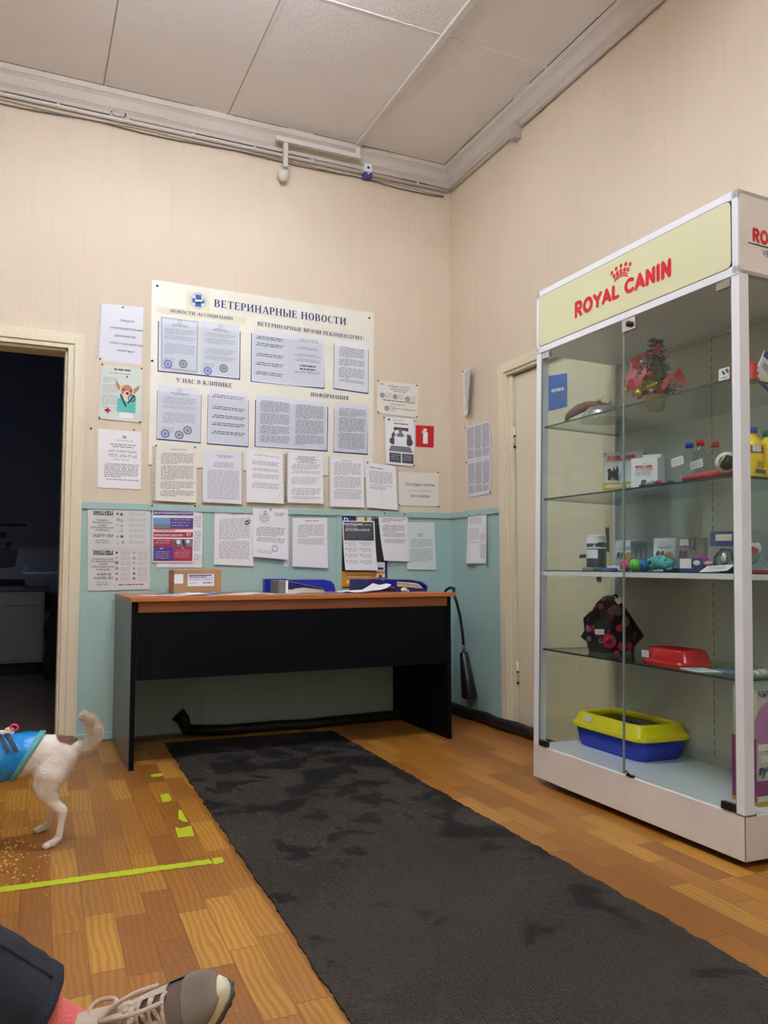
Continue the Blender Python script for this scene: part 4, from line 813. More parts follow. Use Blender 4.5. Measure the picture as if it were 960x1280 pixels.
# things on the table
def Mz(p, deg): return Matrix.Translation(p) @ Matrix.Rotation(math.radians(deg), 4, 'Z')
TZ = .75
T = Mz(on((247,741),1,-.3), 4); T.translation = Vector((T.translation.x, -.23, TZ+.004))
pl = on((217.5,725),1,-.34); pr = on((276.5,725),1,-.34); bw = pr.x-pl.x; cxm = (pl.x+pr.x)/2
o = thing('cardboard_box', 'small brown cardboard box with white labels on the table', 'box', matrix=Matrix.Translation((cxm,-.26,TZ+.002)))
q = MB(); q.box((-bw/2,-.08,0),(bw/2,.08,.118),'cardboard',None,.002); q.box((-bw/2-.001,-.012,.1185),(bw/2+.001,.012,.1192),'tape brown'); q.build('carton', o)
q = MB(); q.add([(-bw/2,-.079,.118),(bw/2,-.079,.118),(bw/2,-.01,.125),(-bw/2,-.012,.121)], [(0,1,2,3)], 'cardboard'); q.add([(bw/2-.004,-.08,.118),(bw/2+.006,-.06,.126),(bw/2,-.0,.118)], [(0,1,2)], 'cardboard'); q.build('flap', o)
def label_on(o, x0, z0, x1, z1, y, kind):
    s = Sheet([(x0,y,z1),(x1,y,z1),(x1,y,z0),(x0,y,z0)], NB, None, .0008); s.grid(0,0,1,1,'paper')
    if kind == 'ship': s.word(.04,.06,.9,.16,'purple print'); s.word(.04,.2,.7,.26,'crimson print'); s.lines(.04,.3,.95,.6,.009,.4,'stamp blue',.95,4,9); s.lines(.55,.68,.95,.9,.011,.5,'navy print soft',.9,5,9); s.lines(.04,.7,.4,.9,.009,.4,'ink',.9,6,9)
    elif kind == 'small': s.lines(.1,.1,.9,.9,.006,.4,'ink',.9,7,4)
    s.done('label', parent=o)
label_on(o, -bw/2+.001, .052, -bw/2+.045, .098, -.0805, 'none'); label_on(o, -bw/2+.066, .038, bw/2-.036, .098, -.0805, 'ship')

def on_table(px, y): p = on(px, 1, y); return Vector((p.x, y, TZ))
# sheets lying about on the top
def flat(name, label, cat, x0, x1, y0, y1, rot, m, lift=.001, curl=0, seed=1, grp='loose papers on the table'):
    T = Matrix.Translation(((x0+x1)/2,(y0+y1)/2,TZ+lift)) @ Matrix.Rotation(math.radians(rot), 4, 'Z'); w = (x1-x0)/2; h = (y1-y0)/2; vs = []
    for j in range(7):
        for i in range(9):
            u = i/8; v = j/6; vs.append((-w+2*w*u, -h+2*h*v, curl*(max(0,u-.5)*2)**2+.25*abs(curl)*math.sin(u*5+v*4+seed)**2))
    q = MB(); q.add(vs, [(j*9+i, j*9+i+1, (j+1)*9+i+1, (j+1)*9+i) for j in range(6) for i in range(8)], m, T, True)
    return tag(q.build(name, None, T.translation), label, cat, grp)
xa = on_table((160,740), -.45).x
flat('loose_sheet', 'printed sheets scattered flat at the left end of the table top', 'paper', -1.93,-1.66,-.6,-.36, 12, 'paper', .001, .008, 1)
flat('loose_sheet', 'purple tinted sheet under the left papers on the table', 'paper', -1.86,-1.56,-.52,-.3, -9, 'stamp blue', .0025, .006, 2)
flat('loose_sheet', 'pale sheet lying in front of the cardboard box', 'paper', -1.66,-1.38,-.62,-.42, 5, 'paper warm', .001, .007, 3)
flat('loose_sheet', 'bluish sheet lying right of the open grey binder', 'paper', -1.06,-.82,-.6,-.42, -14, 'stamp blue', .001, .006, 4)
flat('loose_sheet', 'white sheet curling up against the dark blue binder', 'paper', -.96,-.68,-.56,-.38, 10, 'paper', .003, .035, 5)
flat('loose_sheet', 'thin white sheets in the middle of the table, left of the blue binder cover', 'paper', -1.36,-1.18,-.6,-.46, 3, 'paper cool', .001, .006, 6)

# lever arch binder lying open: grey spine, blue rear folder
g = thing('lever_arch_binder', 'grey spined lever arch binder lying on its side with the pages showing', 'binder', matrix=Mz(on_table((357,742),-.5), -6))
q = MB(); q.box((-.035,-.0,0),(0.0,.24,.066),'binder grey',None,.003); q.build('spine', g)
q = MB(); q.box((0,-.002,.0),(.012,.22,.066),'paper',None,.001); q.box((0,-.004,.0),(.22,.24,.003),'binder grey'); q.build('cover', g)
q = MB(); q.prism([(.012,.022),(.012,.004),(.2,.004),(.205,.008),(.2,.018),(.1,.03)], 1, .008, .22, 'page block'); q.build('page_block', g)
q = MB(); q.prism([(.012,.062),(.014,.066),(.2,.024),(.2,.02)], 1, .0, .21, 'binder grey'); q.build('lid', g)
q = MB(); q.tube([(.014,.05,.03),(.02,.05,.05),(.04,.05,.052),(.05,.05,.03)], .003, 'chrome', 8); q.box((.012,.004,.022),(.045,.2,.034),'black plastic',None,.002); q.build('ring_mechanism', g)
b2 = thing('ring_binder', 'bright blue binder lying behind the grey spined one', 'binder', matrix=Mz(on_table((331,742),-.21), -2))
q = MB(); q.box((0,0,0),(.12,.05,.072),'binder blue',None,.003); q.build('spine', b2)
q = MB(); q.prism([(.12,0),(.12,.066),(.33,.066),(.37,.058),(.39,.04),(.4,.0)], 1, .0, .16, 'binder blue'); q.build('cover', b2)
# second pile
b3 = thing('ring_binder', 'dark blue binder propped open in front of the orange footed poster', 'binder', matrix=Mz(on_table((456,741),-.34), 3))
q = MB(); q.prism([(0,0),(0,.066),(.05,.069),(.1,.066),(.125,.05),(.15,.026),(.18,.0)], 1, 0, .2, 'binder navy'); q.build('cover', b3)
q = MB(); q.prism([(.1,.069),(.16,.07),(.185,.03),(.15,.03),(.12,.055)], 1, .0, .18, 'silver pouch'); q.build('page_block', b3)
b4 = thing('ring_binder', 'blue binder stuffed with worn papers at the right end of the table', 'binder', matrix=Mz(on_table((495,741),-.46), 6))
q = MB(); q.prism([(0,0),(-.01,.02),(.0,.03),(.2,.012),(.2,.0)], 1, 0, .24, 'binder navy'); q.prism([(0,.064),(.003,.068),(.1,.065),(.17,.052),(.205,.03),(.2,.0),(.19,.0),(.19,.026),(.16,.045),(.1,.058)], 1, 0, .24, 'binder blue'); q.box((0,.0,.03),(.005,.24,.066),'binder blue'); q.build('cover', b4)
q = MB(); q.prism([(.012,.03),(.012,.052),(.1,.05),(.16,.034),(.18,.016)], 1, .006, .22, 'page block'); q.prism([(.012,.053),(.014,.056),(.13,.046),(.16,.034)], 1, .0, .2, 'paper warm'); q.build('page_block', b4)
p = on_table((505,739), -.56); q = MB()
q.ball(p+Vector((0,0,.014)), .015, 'paper warm', 10, None, (1.3,.9,.8)); q.ball(p+Vector((.02,.004,.008)), .011, 'paper warm', 8, None, (1.2,1,.7)); tag(q.build('paper_tissue', None, p), 'small crumpled tissue on the table before the stuffed binder', 'tissue')

# extinguisher whose hose hangs over the table end with a black horn
e0 = thing('fire_extinguisher', 'black hose and discharge horn hanging down beside the right end of the table', 'fire extinguisher', (-.22,-.25,0))
ec = e0.location.copy()
def eb(pts): return [Vector(p)-ec for p in pts]
ph = [on(z, 1, -.30) for z in ((553,741),(562,739),(567,742),(571,753),(575,770),(578,790),(579.5,806))]
q = MB(); q.tube(eb([Vector((-.165,-.17,.66)), Vector((-.166,-.19,.72)), Vector((-.162,-.215,.752)), Vector((-.153,-.245,.764)), Vector((-.143,-.275,.757))]+ph[2:]), .0085, 'black rubber', 12); q.build('hose', e0)
q = MB(); q.tube(eb([ph[-1], ph[-1]+Vector((0.002,0,-.035))]), .0085, 'cable dark', 12); q.build('ferrule', e0)
t0 = on((579.5,815),1,-.30); t1 = on((587,871),1,-.30); ax = (t1-t0).normalized()
q = MB(); q.tube(eb([t0-ax*.01, t0, t0+ax*.004, t1-ax*.01, t1]), [.009,.011,.024,.046,.047], 'black plastic', 24); q.build('horn', e0)
q = MB(); q.lathe([(.001,.0),(.05,.0),(.056,.01),(.056,.46),(.045,.51),(.018,.54),(.018,.57),(.001,.57)], 'red sign', 24, Matrix.Translation(Vector((-.165,-.13,0))-ec)); q.build('cylinder', e0)
q = MB(); q.box(Vector((-.18,-.16,.57))-ec, Vector((-.15,-.10,.61))-ec, 'dark metal', None, .003); q.tube(eb([(-.165,-.13,.61),(-.165,-.17,.66)]), .006, 'dark metal', 8); q.build('valve', e0)

# black hoses along the foot of both walls
zz = Z(130,690,4.174)
P_ = [on(zz(p[0],p[1]), 2, 0) for p in ((400,925),(440,945),(520,955),(640,955),(760,945),(900,932))]+[on(p, 2, 0) for p in ((380,912),(430,906),(480,901),(520,898))]
pts = [Vector((p.x, min(p.y, -.035), .028)) for p in P_]
pts = [pts[0]+Vector((-.045,.01,.085)), pts[0]+Vector((-.015,.005,.05))]+pts
q = MB(); q.tube(pts, [.04,.034]+[.027]*len(P_), 'black rubber', 14)
tag(q.build('flexible_hose', None, pts[3]), 'black flexible hose with upturned end lying behind the table along the floor', 'hose')
q = MB(); pts = [Vector((-.05,-.04,.04))]+[Vector((-.045-.006*math.sin(k*1.3), -.06-.1*k, .034+.004*math.sin(k*2.1))) for k in range(1, 10)]
q.tube(pts, .03, 'black rubber', 14); tag(q.build('flexible_hose', None, pts[5]), 'black pipe on the floor along the door wall, from the corner to the cabinet', 'pipe')
q = MB(); q.tube([(-.012,-.03,.06),(-.012,-.2,.055),(-.012,-.42,.04),(-.012,-.57,.042)], .0035, 'cable grey', 6); tag(q.build('wire', None, (-.012,-.3,.05)), 'thin wire tacked along the foot of the aqua door wall', 'wire')

# ================================================================== DISPLAY CABINET
CT, CRX, CRY = (-.5227,-1.5944,0), .0067, .0238
Rz = Matrix.Rotation(.0048, 4, 'Z'); Rx = Matrix.Rotation(CRX, 4, 'X'); Ry = Matrix.Rotation(CRY, 4, 'Y')
CM = Matrix.Translation(CT) @ Rz @ Ry @ Rx               # the cabinet stands slightly out of plumb
CI = CM.inverted()
def con(px, axis, val):                                  # photo point on a plane of the cabinet
    o_ = CI @ EYE; d = (CI.to_3x3() @ ray(px)); return o_+d*((val-o_[axis])/d[axis])
CW, CD, CH, CP, CF = 1.0506, .4252, 2.0498, .158, 1.785
cab = thing('display_cabinet', 'tall white glazed display cabinet with a red lettered pale yellow header', 'cabinet', matrix=CM)
def cb(name, boxes, par=cab, bev=.002):
    q = MB()
    for a, c_, m in boxes: q.box(a, c_, m, None, bev)
    return q.build(name, par)
cb('plinth', [((0,0,.03),(.014,-CW,CP),'worn white laminate'),((.014,-CW+.014,.03),(CD,-CW,CP-.002),'worn white laminate'),((.014,0,.03),(CD,-.014,CP-.002),'worn white laminate'),((CD-.014,-.014,.03),(CD,-CW+.014,CP-.002),'worn white laminate')])
q = MB(); q.box((-.0006,-CW+.0015,.032),(.002,-CW-.0006,CP-.001),'caulk dirt'); q.box((-.001,-CW-.001,CP-.001),(.046,-CW+.034,CP+.0035),'caulk dirt'); q.build('corner_seam', cab)
cb('deck', [((.002,-.002,CP-.012),(CD,-CW+.002,CP+.002),'white enamel')])
for x in (.05, CD-.06):
    for y in (-.08, -CW+.1): q = MB(); q.lathe([(.02,.012),(.028,.018),(.03,.03),(.03,.034)], 'black rubber', 16, Matrix.Translation((x,y,0))); q.build('foot', cab)
PW = .030
for y in (0, -CW+PW): cb('post', [((0,y,CP),(.04,y-PW,CF),'white enamel')])
for y in (0, -CW+.02): cb('post', [((CD-.022,y,CP),(CD,y-.02,CF),'white enamel')])
# header box with inset pale panel and rounded corners
cb('header', [((0.004,0,CF),(CD,-CW,CF+.014),'white enamel'),((.004,0,CH-.014),(CD,-CW,CH),'white enamel'),((.006,-.002,CF),(CD,-.014,CH),'white enamel'),((.006,-CW+.014,CF),(CD,-CW+.0,CH),'fascia side' if 'fascia side' in MATS else 'worn white laminate'),((CD-.01,0,CF),(CD,-CW,CH),'white enamel')])
q = MB()
for a, c_ in (((-.002,0,CF-.004),(.008,-CW,CF+.026)),((-.002,0,CH-.028),(.008,-CW,CH)),((-.002,0,CF),(.008,-.022,CH)),((-.002,-CW+.024,CF),(.008,-CW,CH))): q.box(a, c_, 'white enamel', None, .002)
q.build('header_frame', cab)
def rrect(y0, y1, z0, z1, r, n=6):
    out = []
    for cy, cz, a0 in ((y1-r,z1-r,0),(y0+r,z1-r,90),(y0+r,z0+r,180),(y1-r,z0+r,270)):
        for i in range(n+1): a = math.radians(a0+90*i/n); out.append((cy+r*math.cos(a), cz+r*math.sin(a)))
    return out
q = MB(); rr_ = rrect(-CW+.027, -.02, CF+.024, CH-.027, .02); q.prism(rrect(-CW+.0245,-.0175,CF+.0215,CH-.0245,.022), 0, -.0022, .006, 'black plastic'); q.prism(rr_, 0, -.0034, .004, 'fascia yellow'); q.build('header_panel', cab)
# word mark: local right = -y
Tt = Matrix(((0,0,-1,-.0046),(-1,0,0,-.262),(0,1,0,1.862),(0,0,0,1)))
q = MB(); cr = MB(); royal(q, Tt, .521, .064, 'logo red', True, cr); q.build('lettering', cab); cr.build('crown_emblem', cab)
Ts = Matrix(((1,0,0,.06),(0,0,-1,-CW-.0016),(0,1,0,1.893),(0,0,0,1)))
q = MB(); royal(q, Ts, .33, .044, 'logo red', False); q.box((.04,-CW-.002,1.884),(.38,-CW-.0012,1.887),'ink black'); q.build('lettering', cab)
q = MB(); vs, fs, w_ = sans('VETERINARY DIET'); q.add([(.10+a*.02,-CW-.0016,1.855+c_*.02) for a, c_ in vs], fs, 'ink dark'); q.build('lettering', cab)
# back panel with slotted standards
q = MB(); q.box((CD-.010,-.02,CP),(CD-.004,-CW+.02,1.763),'back panel'); q.box((CD-.010,-.02,1.767),(CD-.004,-CW+.02,CF),'back panel'); bp_ = q.build('back_panel', cab)
q = MB()
for y in (-.552,):
    z = .2
    while z < 1.75: q.box((CD-.0112,y-.0015,z),(CD-.0098,y+.0015,z+.022),'ink dark'); z += .036
q.build('slot_strip', bp_)
cb('glass_side', [((.040,-.006,CP+.004),(CD-.022,-.010,CF-.002),'clear glass')], bev=0)
cb('glass_side', [((.040,-CW+.010,CP+.004),(CD-.022,-CW+.006,CF-.002),'clear glass')], bev=0)
for y0, y1 in ((-.033,-.531),(-.535,-CW+.033)):
    q = MB(); q.box((.003,y0,CP+.006),(.007,y1,CF-.006),'clear glass'); 
    for ye in (y0, y1): q.box((.0025,ye-.0014,CP+.006),(.0075,ye+.0014,CF-.006),'door edge')
    dd = q.build('glass_door', cab)
    yh = y0-.03 if y0 > -.3 else y1+.03
    q = MB(); q.box((-.003,yh-.028,CF-.034),(.012,yh+.022,CF-.01),'chrome',None,.002); q.build('hinge', dd)
    q = MB(); q.box((-.004,yh-.03,CP+.004),(.012,yh+.022,CP+.026),'dark metal',None,.002); q.build('hinge', dd)
q = MB(); q.box((-.002,-.53,CF-.052),(.008,-.60,CF-.006),'chrome',None,.002); q.lathe([(.001,0),(.011,0),(.011,.01),(.007,.012),(.001,.012)], 'dark metal', 16, Matrix.Translation((-.002,-.572,CF-.03)) @ Matrix.Rotation(-PI/2, 4, 'Y')); q.build('lock', cab)
q = MB(); q.tube([(-.002,-.545,CP+.012),(-.008,-.56,CP+.02),(-.006,-.58,CP+.008),(.0,-.59,CP+.01)], .0025, 'dark metal', 6); q.box((-.001,-.55,CP+.001),(.008,-.585,CP+.008),'dark metal'); q.build('latch', cab)
S1, S2, S3, S4 = 1.468, 1.165, .868, .548
for z in (S1, S2, S4):
    q = MB(); q.box((.02,-.034,z-.006),(CD-.014,-CW+.034,z),'shelf glass'); q.box((.0185,-.034,z-.0064),(.0205,-CW+.034,z+.0004),'glass edge'); 
    q.box((.02,-.0325,z-.0064),(CD-.014,-.0345,z+.0004),'glass edge'); q.box((.02,-CW+.0325,z-.0064),(CD-.014,-CW+.0345,z+.0004),'glass edge'); sh = q.build('glass_shelf', cab)
q = MB(); q.box((.02,-.03,S3-.022),(CD-.014,-CW+.03,S3-.004),'white enamel',None,.002); q.box((.021,-.031,S3-.004),(CD-.014,-CW+.031,S3),'black plastic'); q.build('shelf', cab)

# ------------------------------------------------------------------ what stands in the cabinet (own things, in the cabinet's slight lean)
def CT_(x, y, z, deg=0): return CM @ Matrix.Translation((x,y,z)) @ Matrix.Rotation(math.radians(deg), 4, 'Z')
def LY(px, py, x): return con((px, py), 0, x).y
def ctag(mb, name, M, label, cat, group=None):
    o = mb.build(name); o.matrix_world = M; return tag(o, label, cat, group)
def lab(par, T, w, h, kind=0, m='paper', name='price_label'):   # T maps label (x right, y up) plane
    q = MB(); q.add([(0,0,0),(w,0,0),(w,h,0),(0,h,0)], [(0,1,2,3)], m, T); R_ = random.Random(kind+3); y = h*.82
    while y > h*.1:
        x = w*.08
        while x < w*.85: l = R_.uniform(.1,.3)*w; q.add([(x,y,.0004),(min(x+l,w*.93),y,.0004),(min(x+l,w*.93),y-h*.07,.0004),(x,y-h*.07,.0004)], [(0,1,2,3)], 'ink', T); x += l+w*.05
        y -= h*.19
    return q.build(name, par)
def face(x, y, z, deg=0, tilt=0):                         # label plane facing the room (-x), right = -y
    return Matrix.Translation((x,y,z)) @ Matrix.Rotation(math.radians(deg), 4, 'Z') @ Matrix(((0,0,-1,0),(-1,0,0,0),(0,1,0,0),(0,0,0,1))) @ Matrix.Rotation(math.radians(tilt), 4, 'Z')

# top shelf
q = MB(); q.lathe([(.092,.0),(.096,.002),(.09,.006),(.082,.03),(.064,.052),(.05,.056),(.001,.057)], 'aluminium', 36)
ctag(q, 'metal_bowl', CT_(.15,LY(755,515,.15),S1), 'shiny shallow metal bowl on the top glass shelf', 'bowl')
q = MB(); R = random.Random(3)
base = [(-.02,.09,.085),(-.01,.05,.10),(.0,.0,.108),(.01,-.06,.10),(.02,-.12,.088)]
q.tube([(-.02,.125,.055),(-.02,.11,.075)]+base, [.004,.012,.016,.02,.018,.014,.005], 'feather brown', 12)
for i in range(240):
    t = R.random(); k = min(3, int(t*4)); f_ = t*4-k; a = Vector(base[k]).lerp(Vector(base[k+1]), f_)
    d_ = Vector((R.uniform(-.3,.3), -1, R.uniform(-.5,.7))).normalized()*R.uniform(.02,.05); w_ = Vector((.002,0,.001)); a += Vector((R.uniform(-.01,.01),0,R.uniform(-.01,.012)))
    q.add([a-w_, a+w_, a+d_], [(0,1,2)], 'feather brown')
for k in range(10): a = Vector((0,-.08,.1)); d_ = Vector((R.uniform(-.2,.2), R.uniform(-.2,.6), 1)).normalized()*R.uniform(.02,.035); q.add([a+Vector((.001,0,0)), a-Vector((.001,0,0)), a+Vector((R.uniform(-.01,.01),.02,0))+d_], [(0,1,2)], 'carrier black')
ctag(q, 'feather_toy', CT_(.15,LY(735,515,.15),S1-.025), 'brown feathered toy lying across the metal bowl', 'toy')

tr = thing('christmas_tree', 'small artificial Christmas tree with red ribbons and gold balls in a gold pot', 'christmas tree', matrix=CT_(.17,LY(819,500,.17),S1,25))
q = MB(); q.lathe([(.001,0),(.03,0),(.042,.05),(.044,.056),(.001,.056)], 'gold pot', 20); q.build('pot', tr)
q = MB(); R = random.Random(8); q.lathe([(.001,.05),(.052,.065),(.046,.11),(.034,.15),(.02,.19),(.008,.225),(.003,.25)], 'fir green', 14)
for lv in range(11):
    z0 = .055+lv*.019; L_ = .088*(1-lv/12.5)+.008
    for k in range(11 if lv < 8 else 7):
        a = R.uniform(0, 2*PI); e_ = Vector((math.cos(a)*L_*R.uniform(.75,1.12), math.sin(a)*L_*R.uniform(.75,1.12), z0+.02-L_*.12)); s_ = Vector((0,0,z0+.012))
        for j in range(26):
            t = .15+.85*j/26; c_ = s_.lerp(e_, t); dd = Vector((R.uniform(-1,1), R.uniform(-1,1), R.uniform(-.8,.8))).normalized()*.013+(e_-s_).normalized()*.007; w_ = dd.cross(Vector((0,0,1))).normalized()*.0028
            q.add([c_-w_, c_+w_, c_+dd], [(0,1,2)], 'fir green')
for j in range(60):
    c_ = Vector((0,0,.235+.035*j/60)); dd = Vector((R.uniform(-1,1), R.uniform(-1,1), R.uniform(.2,1))).normalized()*.014; w_ = Vector((.001,.001,0)); q.add([c_-w_, c_+w_, c_+dd], [(0,1,2)], 'fir green')
q.build('foliage', tr)
def ribbon(pts, w, name='ribbon'):
    q = MB(); vs = []
    for i, p in enumerate(pts):
        p = Vector(p); t = (Vector(pts[min(i+1,len(pts)-1)])-Vector(pts[max(i-1,0)])).normalized(); s_ = t.cross(Vector((1,0,0))).normalized()*w/2
        vs += [p-s_, p+s_, p+s_+Vector((-.002,0,0)), p-s_+Vector((-.002,0,0))]
    q.add(vs, [(4*i+a, 4*i+(a+1) % 4, 4*i+4+(a+1) % 4, 4*i+4+a) for i in range(len(pts)-1) for a in range(4)], 'ribbon red'); q.build(name, tr)
ribbon([(-.02,.05,.20),(-.035,.075,.19),(-.04,.065,.165),(-.045,.08,.135),(-.055,.085,.10),(-.06,.07,.075)], .024)
ribbon([(-.03,.035,.165),(-.06,.02,.15),(-.075,.012,.125),(-.08,.025,.1),(-.085,.04,.082),(-.08,.06,.075)], .022)
ribbon([(-.03,.035,.165),(-.06,.05,.15),(-.07,.06,.12),(-.075,.068,.09),(-.07,.07,.078)], .02)
ribbon([(-.02,-.015,.205),(-.03,-.03,.235),(-.025,-.02,.24),(-.02,-.005,.21)], .018)
ribbon([(-.02,.0,.2),(-.03,.03,.21),(-.03,.055,.205),(-.02,.04,.2)], .02)
ribbon([(-.05,-.045,.07),(-.06,-.06,.085),(-.055,-.08,.105),(-.05,-.1,.095),(-.05,-.12,.11)], .024)
ribbon([(-.03,.05,.2),(-.05,.07,.185),(-.06,.06,.165),(-.05,.045,.175)], .022)
ribbon([(-.04,.02,.12),(-.075,.03,.11),(-.08,.05,.1),(-.075,.07,.095)], .026)
ribbon([(-.05,-.09,.1),(-.055,-.11,.13),(-.05,-.12,.1),(-.05,-.125,.07)], .02)
ribbon([(-.06,-.035,.05),(-.07,-.05,.065),(-.065,-.07,.08)], .02)
for x, y, z, r, m in ((-.085,.028,.055,.0145,'gold'),(-.085,-.015,.118,.012,'ribbon red'),(-.09,-.022,.055,.008,'aluminium'),(-.085,.075,.07,.008,'gold'),(-.08,-.01,.075,.007,'gold'),(-.07,-.03,.085,.007,'gold'),(-.05,.03,.178,.009,'aluminium')):
    q = MB(); q.ball((x,y,z), r, m, 14); q.build('bauble', tr)
q = MB(); R = random.Random(2)
for k in range(60):
    c_ = Vector((-.08,-.012,.075)); d_ = Vector((R.uniform(-.3,.3), R.uniform(-1,1), R.uniform(-.6,.8))).normalized()*R.uniform(.008,.03); q.tube([c_, c_+d_], .0007, 'gold', 4); q.ball(c_+d_, .0018, 'gold', 6)
for k in range(14):
    c_ = Vector((-.06,.09,.065)); d_ = Vector((R.uniform(-.2,.2), R.uniform(-.2,1), R.uniform(-.5,1))).normalized()*.02; q.ball(c_+d_, .0022, 'gold', 6)
q.build('tinsel', tr)

t = CT_(.12,-.985,S1)
o = thing('spiky_toy', 'bright red nubby rubber toy at the right end of the top shelf', 'toy', matrix=t); q = MB(); q.lathe([(.001,.0),(.02,.002),(.026,.012),(.018,.02),(.026,.03),(.018,.038),(.024,.048),(.016,.055),(.018,.062),(.001,.07)], 'cap red', 14); q.build('toy_body', o)
t = CT_(.03,-.965,S1); o = thing('price_tag', 'little white price tag standing at the right front of the top shelf', 'tag', matrix=t); q = MB(); q.box((0,.024,0),(.002,-.018,.042),'paper'); q.build('card', o); q = MB()
for y,z in ((.01,.026),(-.004,.03),(.006,.02),(-.008,.024)): q.box((-.0008,y,z),(0,y-.008,z+.007),'navy print')
q.box((-.0008,.014,.010),(0,-.01,.013),'ink'); q.build('print', o)
def sidecard(name, label, x, y, z, w, h, tilt, head, seed, lean=0):
    M_ = CT_(x,y,z) @ Matrix.Rotation(math.radians(lean), 4, 'X') @ Matrix.Rotation(math.radians(tilt), 4, 'Y')
    o = thing(name, label, 'package', matrix=M_, group='hang cards seen through the side glass')
    q = MB(); q.box((0,0,0),(w,.006,h),'paper cool',None,.001); q.build('card', o)
    q = MB(); q.box((0,-.0012,h*.8),(w,0,h),head); q.box((0,-.0012,0),(w,0,h*.12),head); q.build('heading', o)
    q = MB(); R_ = random.Random(seed)
    for k in range(7): q.box((w*.15,-.001,h*(.66-.03*k)),(w*R_.uniform(.6,.9),0,h*(.67-.03*k)),'ink')
    q.box((w*.25,-.0014,h*.18),(w*.85,0,h*.42),'label cream'); q.build('print', o); return o
sidecard('hang_card', 'tilted blue headed package on the top shelf behind the side glass', con((943,460),1,-.99).x-.004,-.99,S1+.012,.075,.115,28,'navy print soft',5)
q = MB(); q.box((0,0,0),(.09,.03,.055),'cap red',None,.004); q.box((.005,-.001,.02),(.06,0,.035),'white ink'); ctag(q, 'toy_pack', CT_(.055,-.985,S1), 'dull red pack lying below the tilted package on the top shelf', 'package')

# second shelf
bg = thing('food_bag', 'silver grey pet food bag with a dog picture and gold band on the second shelf', 'bag', matrix=CT_(.235,LY(779,600,.235),S2,28))
vs = []; n1, n2 = 10, 12
for s_ in (0, 1):
    for j in range(n2+1):
        v = j/n2; th = .045*(1-v**3)*(.85+.15*math.sin(v*6)); 
        for i in range(n1+1):
            u = i/n1; bul = (1-(2*u-1)**4)*th; vs.append(((-bul if s_ == 0 else bul), (.083-.166*u)*(1-.04*math.sin(v*PI)), v*.185))
N_ = (n1+1)*(n2+1); fs = [(s_*N_+j*(n1+1)+i, s_*N_+j*(n1+1)+i+1, s_*N_+(j+1)*(n1+1)+i+1, s_*N_+(j+1)*(n1+1)+i) for s_ in (0,1) for j in range(n2) for i in range(n1)]
fs += [(i, i+1, N_+i+1, N_+i) for i in range(n1)]+[(j*(n1+1)+e_, (j+1)*(n1+1)+e_, N_+(j+1)*(n1+1)+e_, N_+j*(n1+1)+e_) for j in range(n2) for e_ in (0, n1)]
q = MB(); q.add(vs, fs, 'royal bag', None, True); q.build('pouch', bg)
q = MB(); royal(q, face(-.018,.058,.155), .115, .014, 'logo red', False); q.box((-.020,.066,.149),(-.018,-.066,.151),'logo red'); q.build('lettering', bg)
q = MB(); q.add([(-.052,y,z) for y,z in ((.044,.066),(.042,.09),(.046,.11),(.034,.114),(.024,.1),(.018,.122),(.012,.104),(.004,.126),(-.002,.106),(.002,.08),(-.001,.066),(.012,.066),(.018,.078),(.028,.078),(.034,.066))], [tuple(range(15))], 'ink black'); q.build('dog_picture', bg)
q = MB(); q.box((-.053,.062,.028),(-.047,-.074,.056),'gold print'); vs, fs, w_ = sans('URINARY S/O', .02); q.add([(-.054,.055-a*.0145,.036+c_*.013) for a, c_ in vs], fs, 'white ink'); q.disc if 0 else None; q.build('band', bg)
def rcbox(name, label, M_, w, d, h, grp):
    o = thing(name, label, 'box', matrix=M_, group=grp)
    q = MB(); q.box((0,w/2,0),(d,-w/2,h),'paper',None,.0015); q.build('carton', o)
    q = MB(); royal(q, face(-.0012,w*.32,h*.68), w*.64, h*.085, 'logo red', False); q.add([(-.001,y*w,z*h) for y,z in ((.35,.64),(-.35,.64),(-.35,.625),(.35,.625))], [(0,1,2,3)], 'logo red'); q.build('lettering', o)
    q = MB(); q.add([(-.001,y*w,z*h) for y,z in ((.12,.2),(.1,.3),(-.02,.32),(-.1,.28),(-.06,.18),(.02,.1))], [tuple(range(6))], 'ink dark'); q.add([(-.001,y*w,z*h) for y,z in ((-.3,.2),(-.28,.27),(-.38,.26),(-.4,.14))], [tuple(range(4))], 'ink black'); q.build('picture', o)
    return o
o = rcbox('food_box', 'white pet food box with red crown mark at the front of the second shelf', CT_(.10,LY(810,600,.10)+.02,S2,26), .098, .055, .118, 'white pet food boxes'); lab(o, face(-.0014,.035,.05,0,0), .06, .022, 2)
rcbox('food_box', 'second white pet food box standing behind the front one', CT_(.21,LY(817,600,.21)+.01,S2,28), .07, .045, .15, 'white pet food boxes')
q = MB(); q.box((0,.015,0),(.04,-.015,.185),'graphite print',None,.003); ctag(q, 'food_box', CT_(.33,LY(803,600,.33),S2,40), 'narrow dark pack edge between silver bag and white boxes', 'box')
q = MB(); R = random.Random(4)
for k in range(14): q.ball((R.uniform(-.012,.02), R.uniform(-.06,.06), .008+R.uniform(0,.006)), R.uniform(.008,.014), R.choice(['silver pouch','stamp grey','tin dark','silver pouch','cap red']), 8, None, (1,1.6,.6))
o_ = ctag(q, 'foil_toy', CT_(.055,LY(818,608,.055),S2), 'crinkled silvery toy lying in front of the white food box', 'toy')
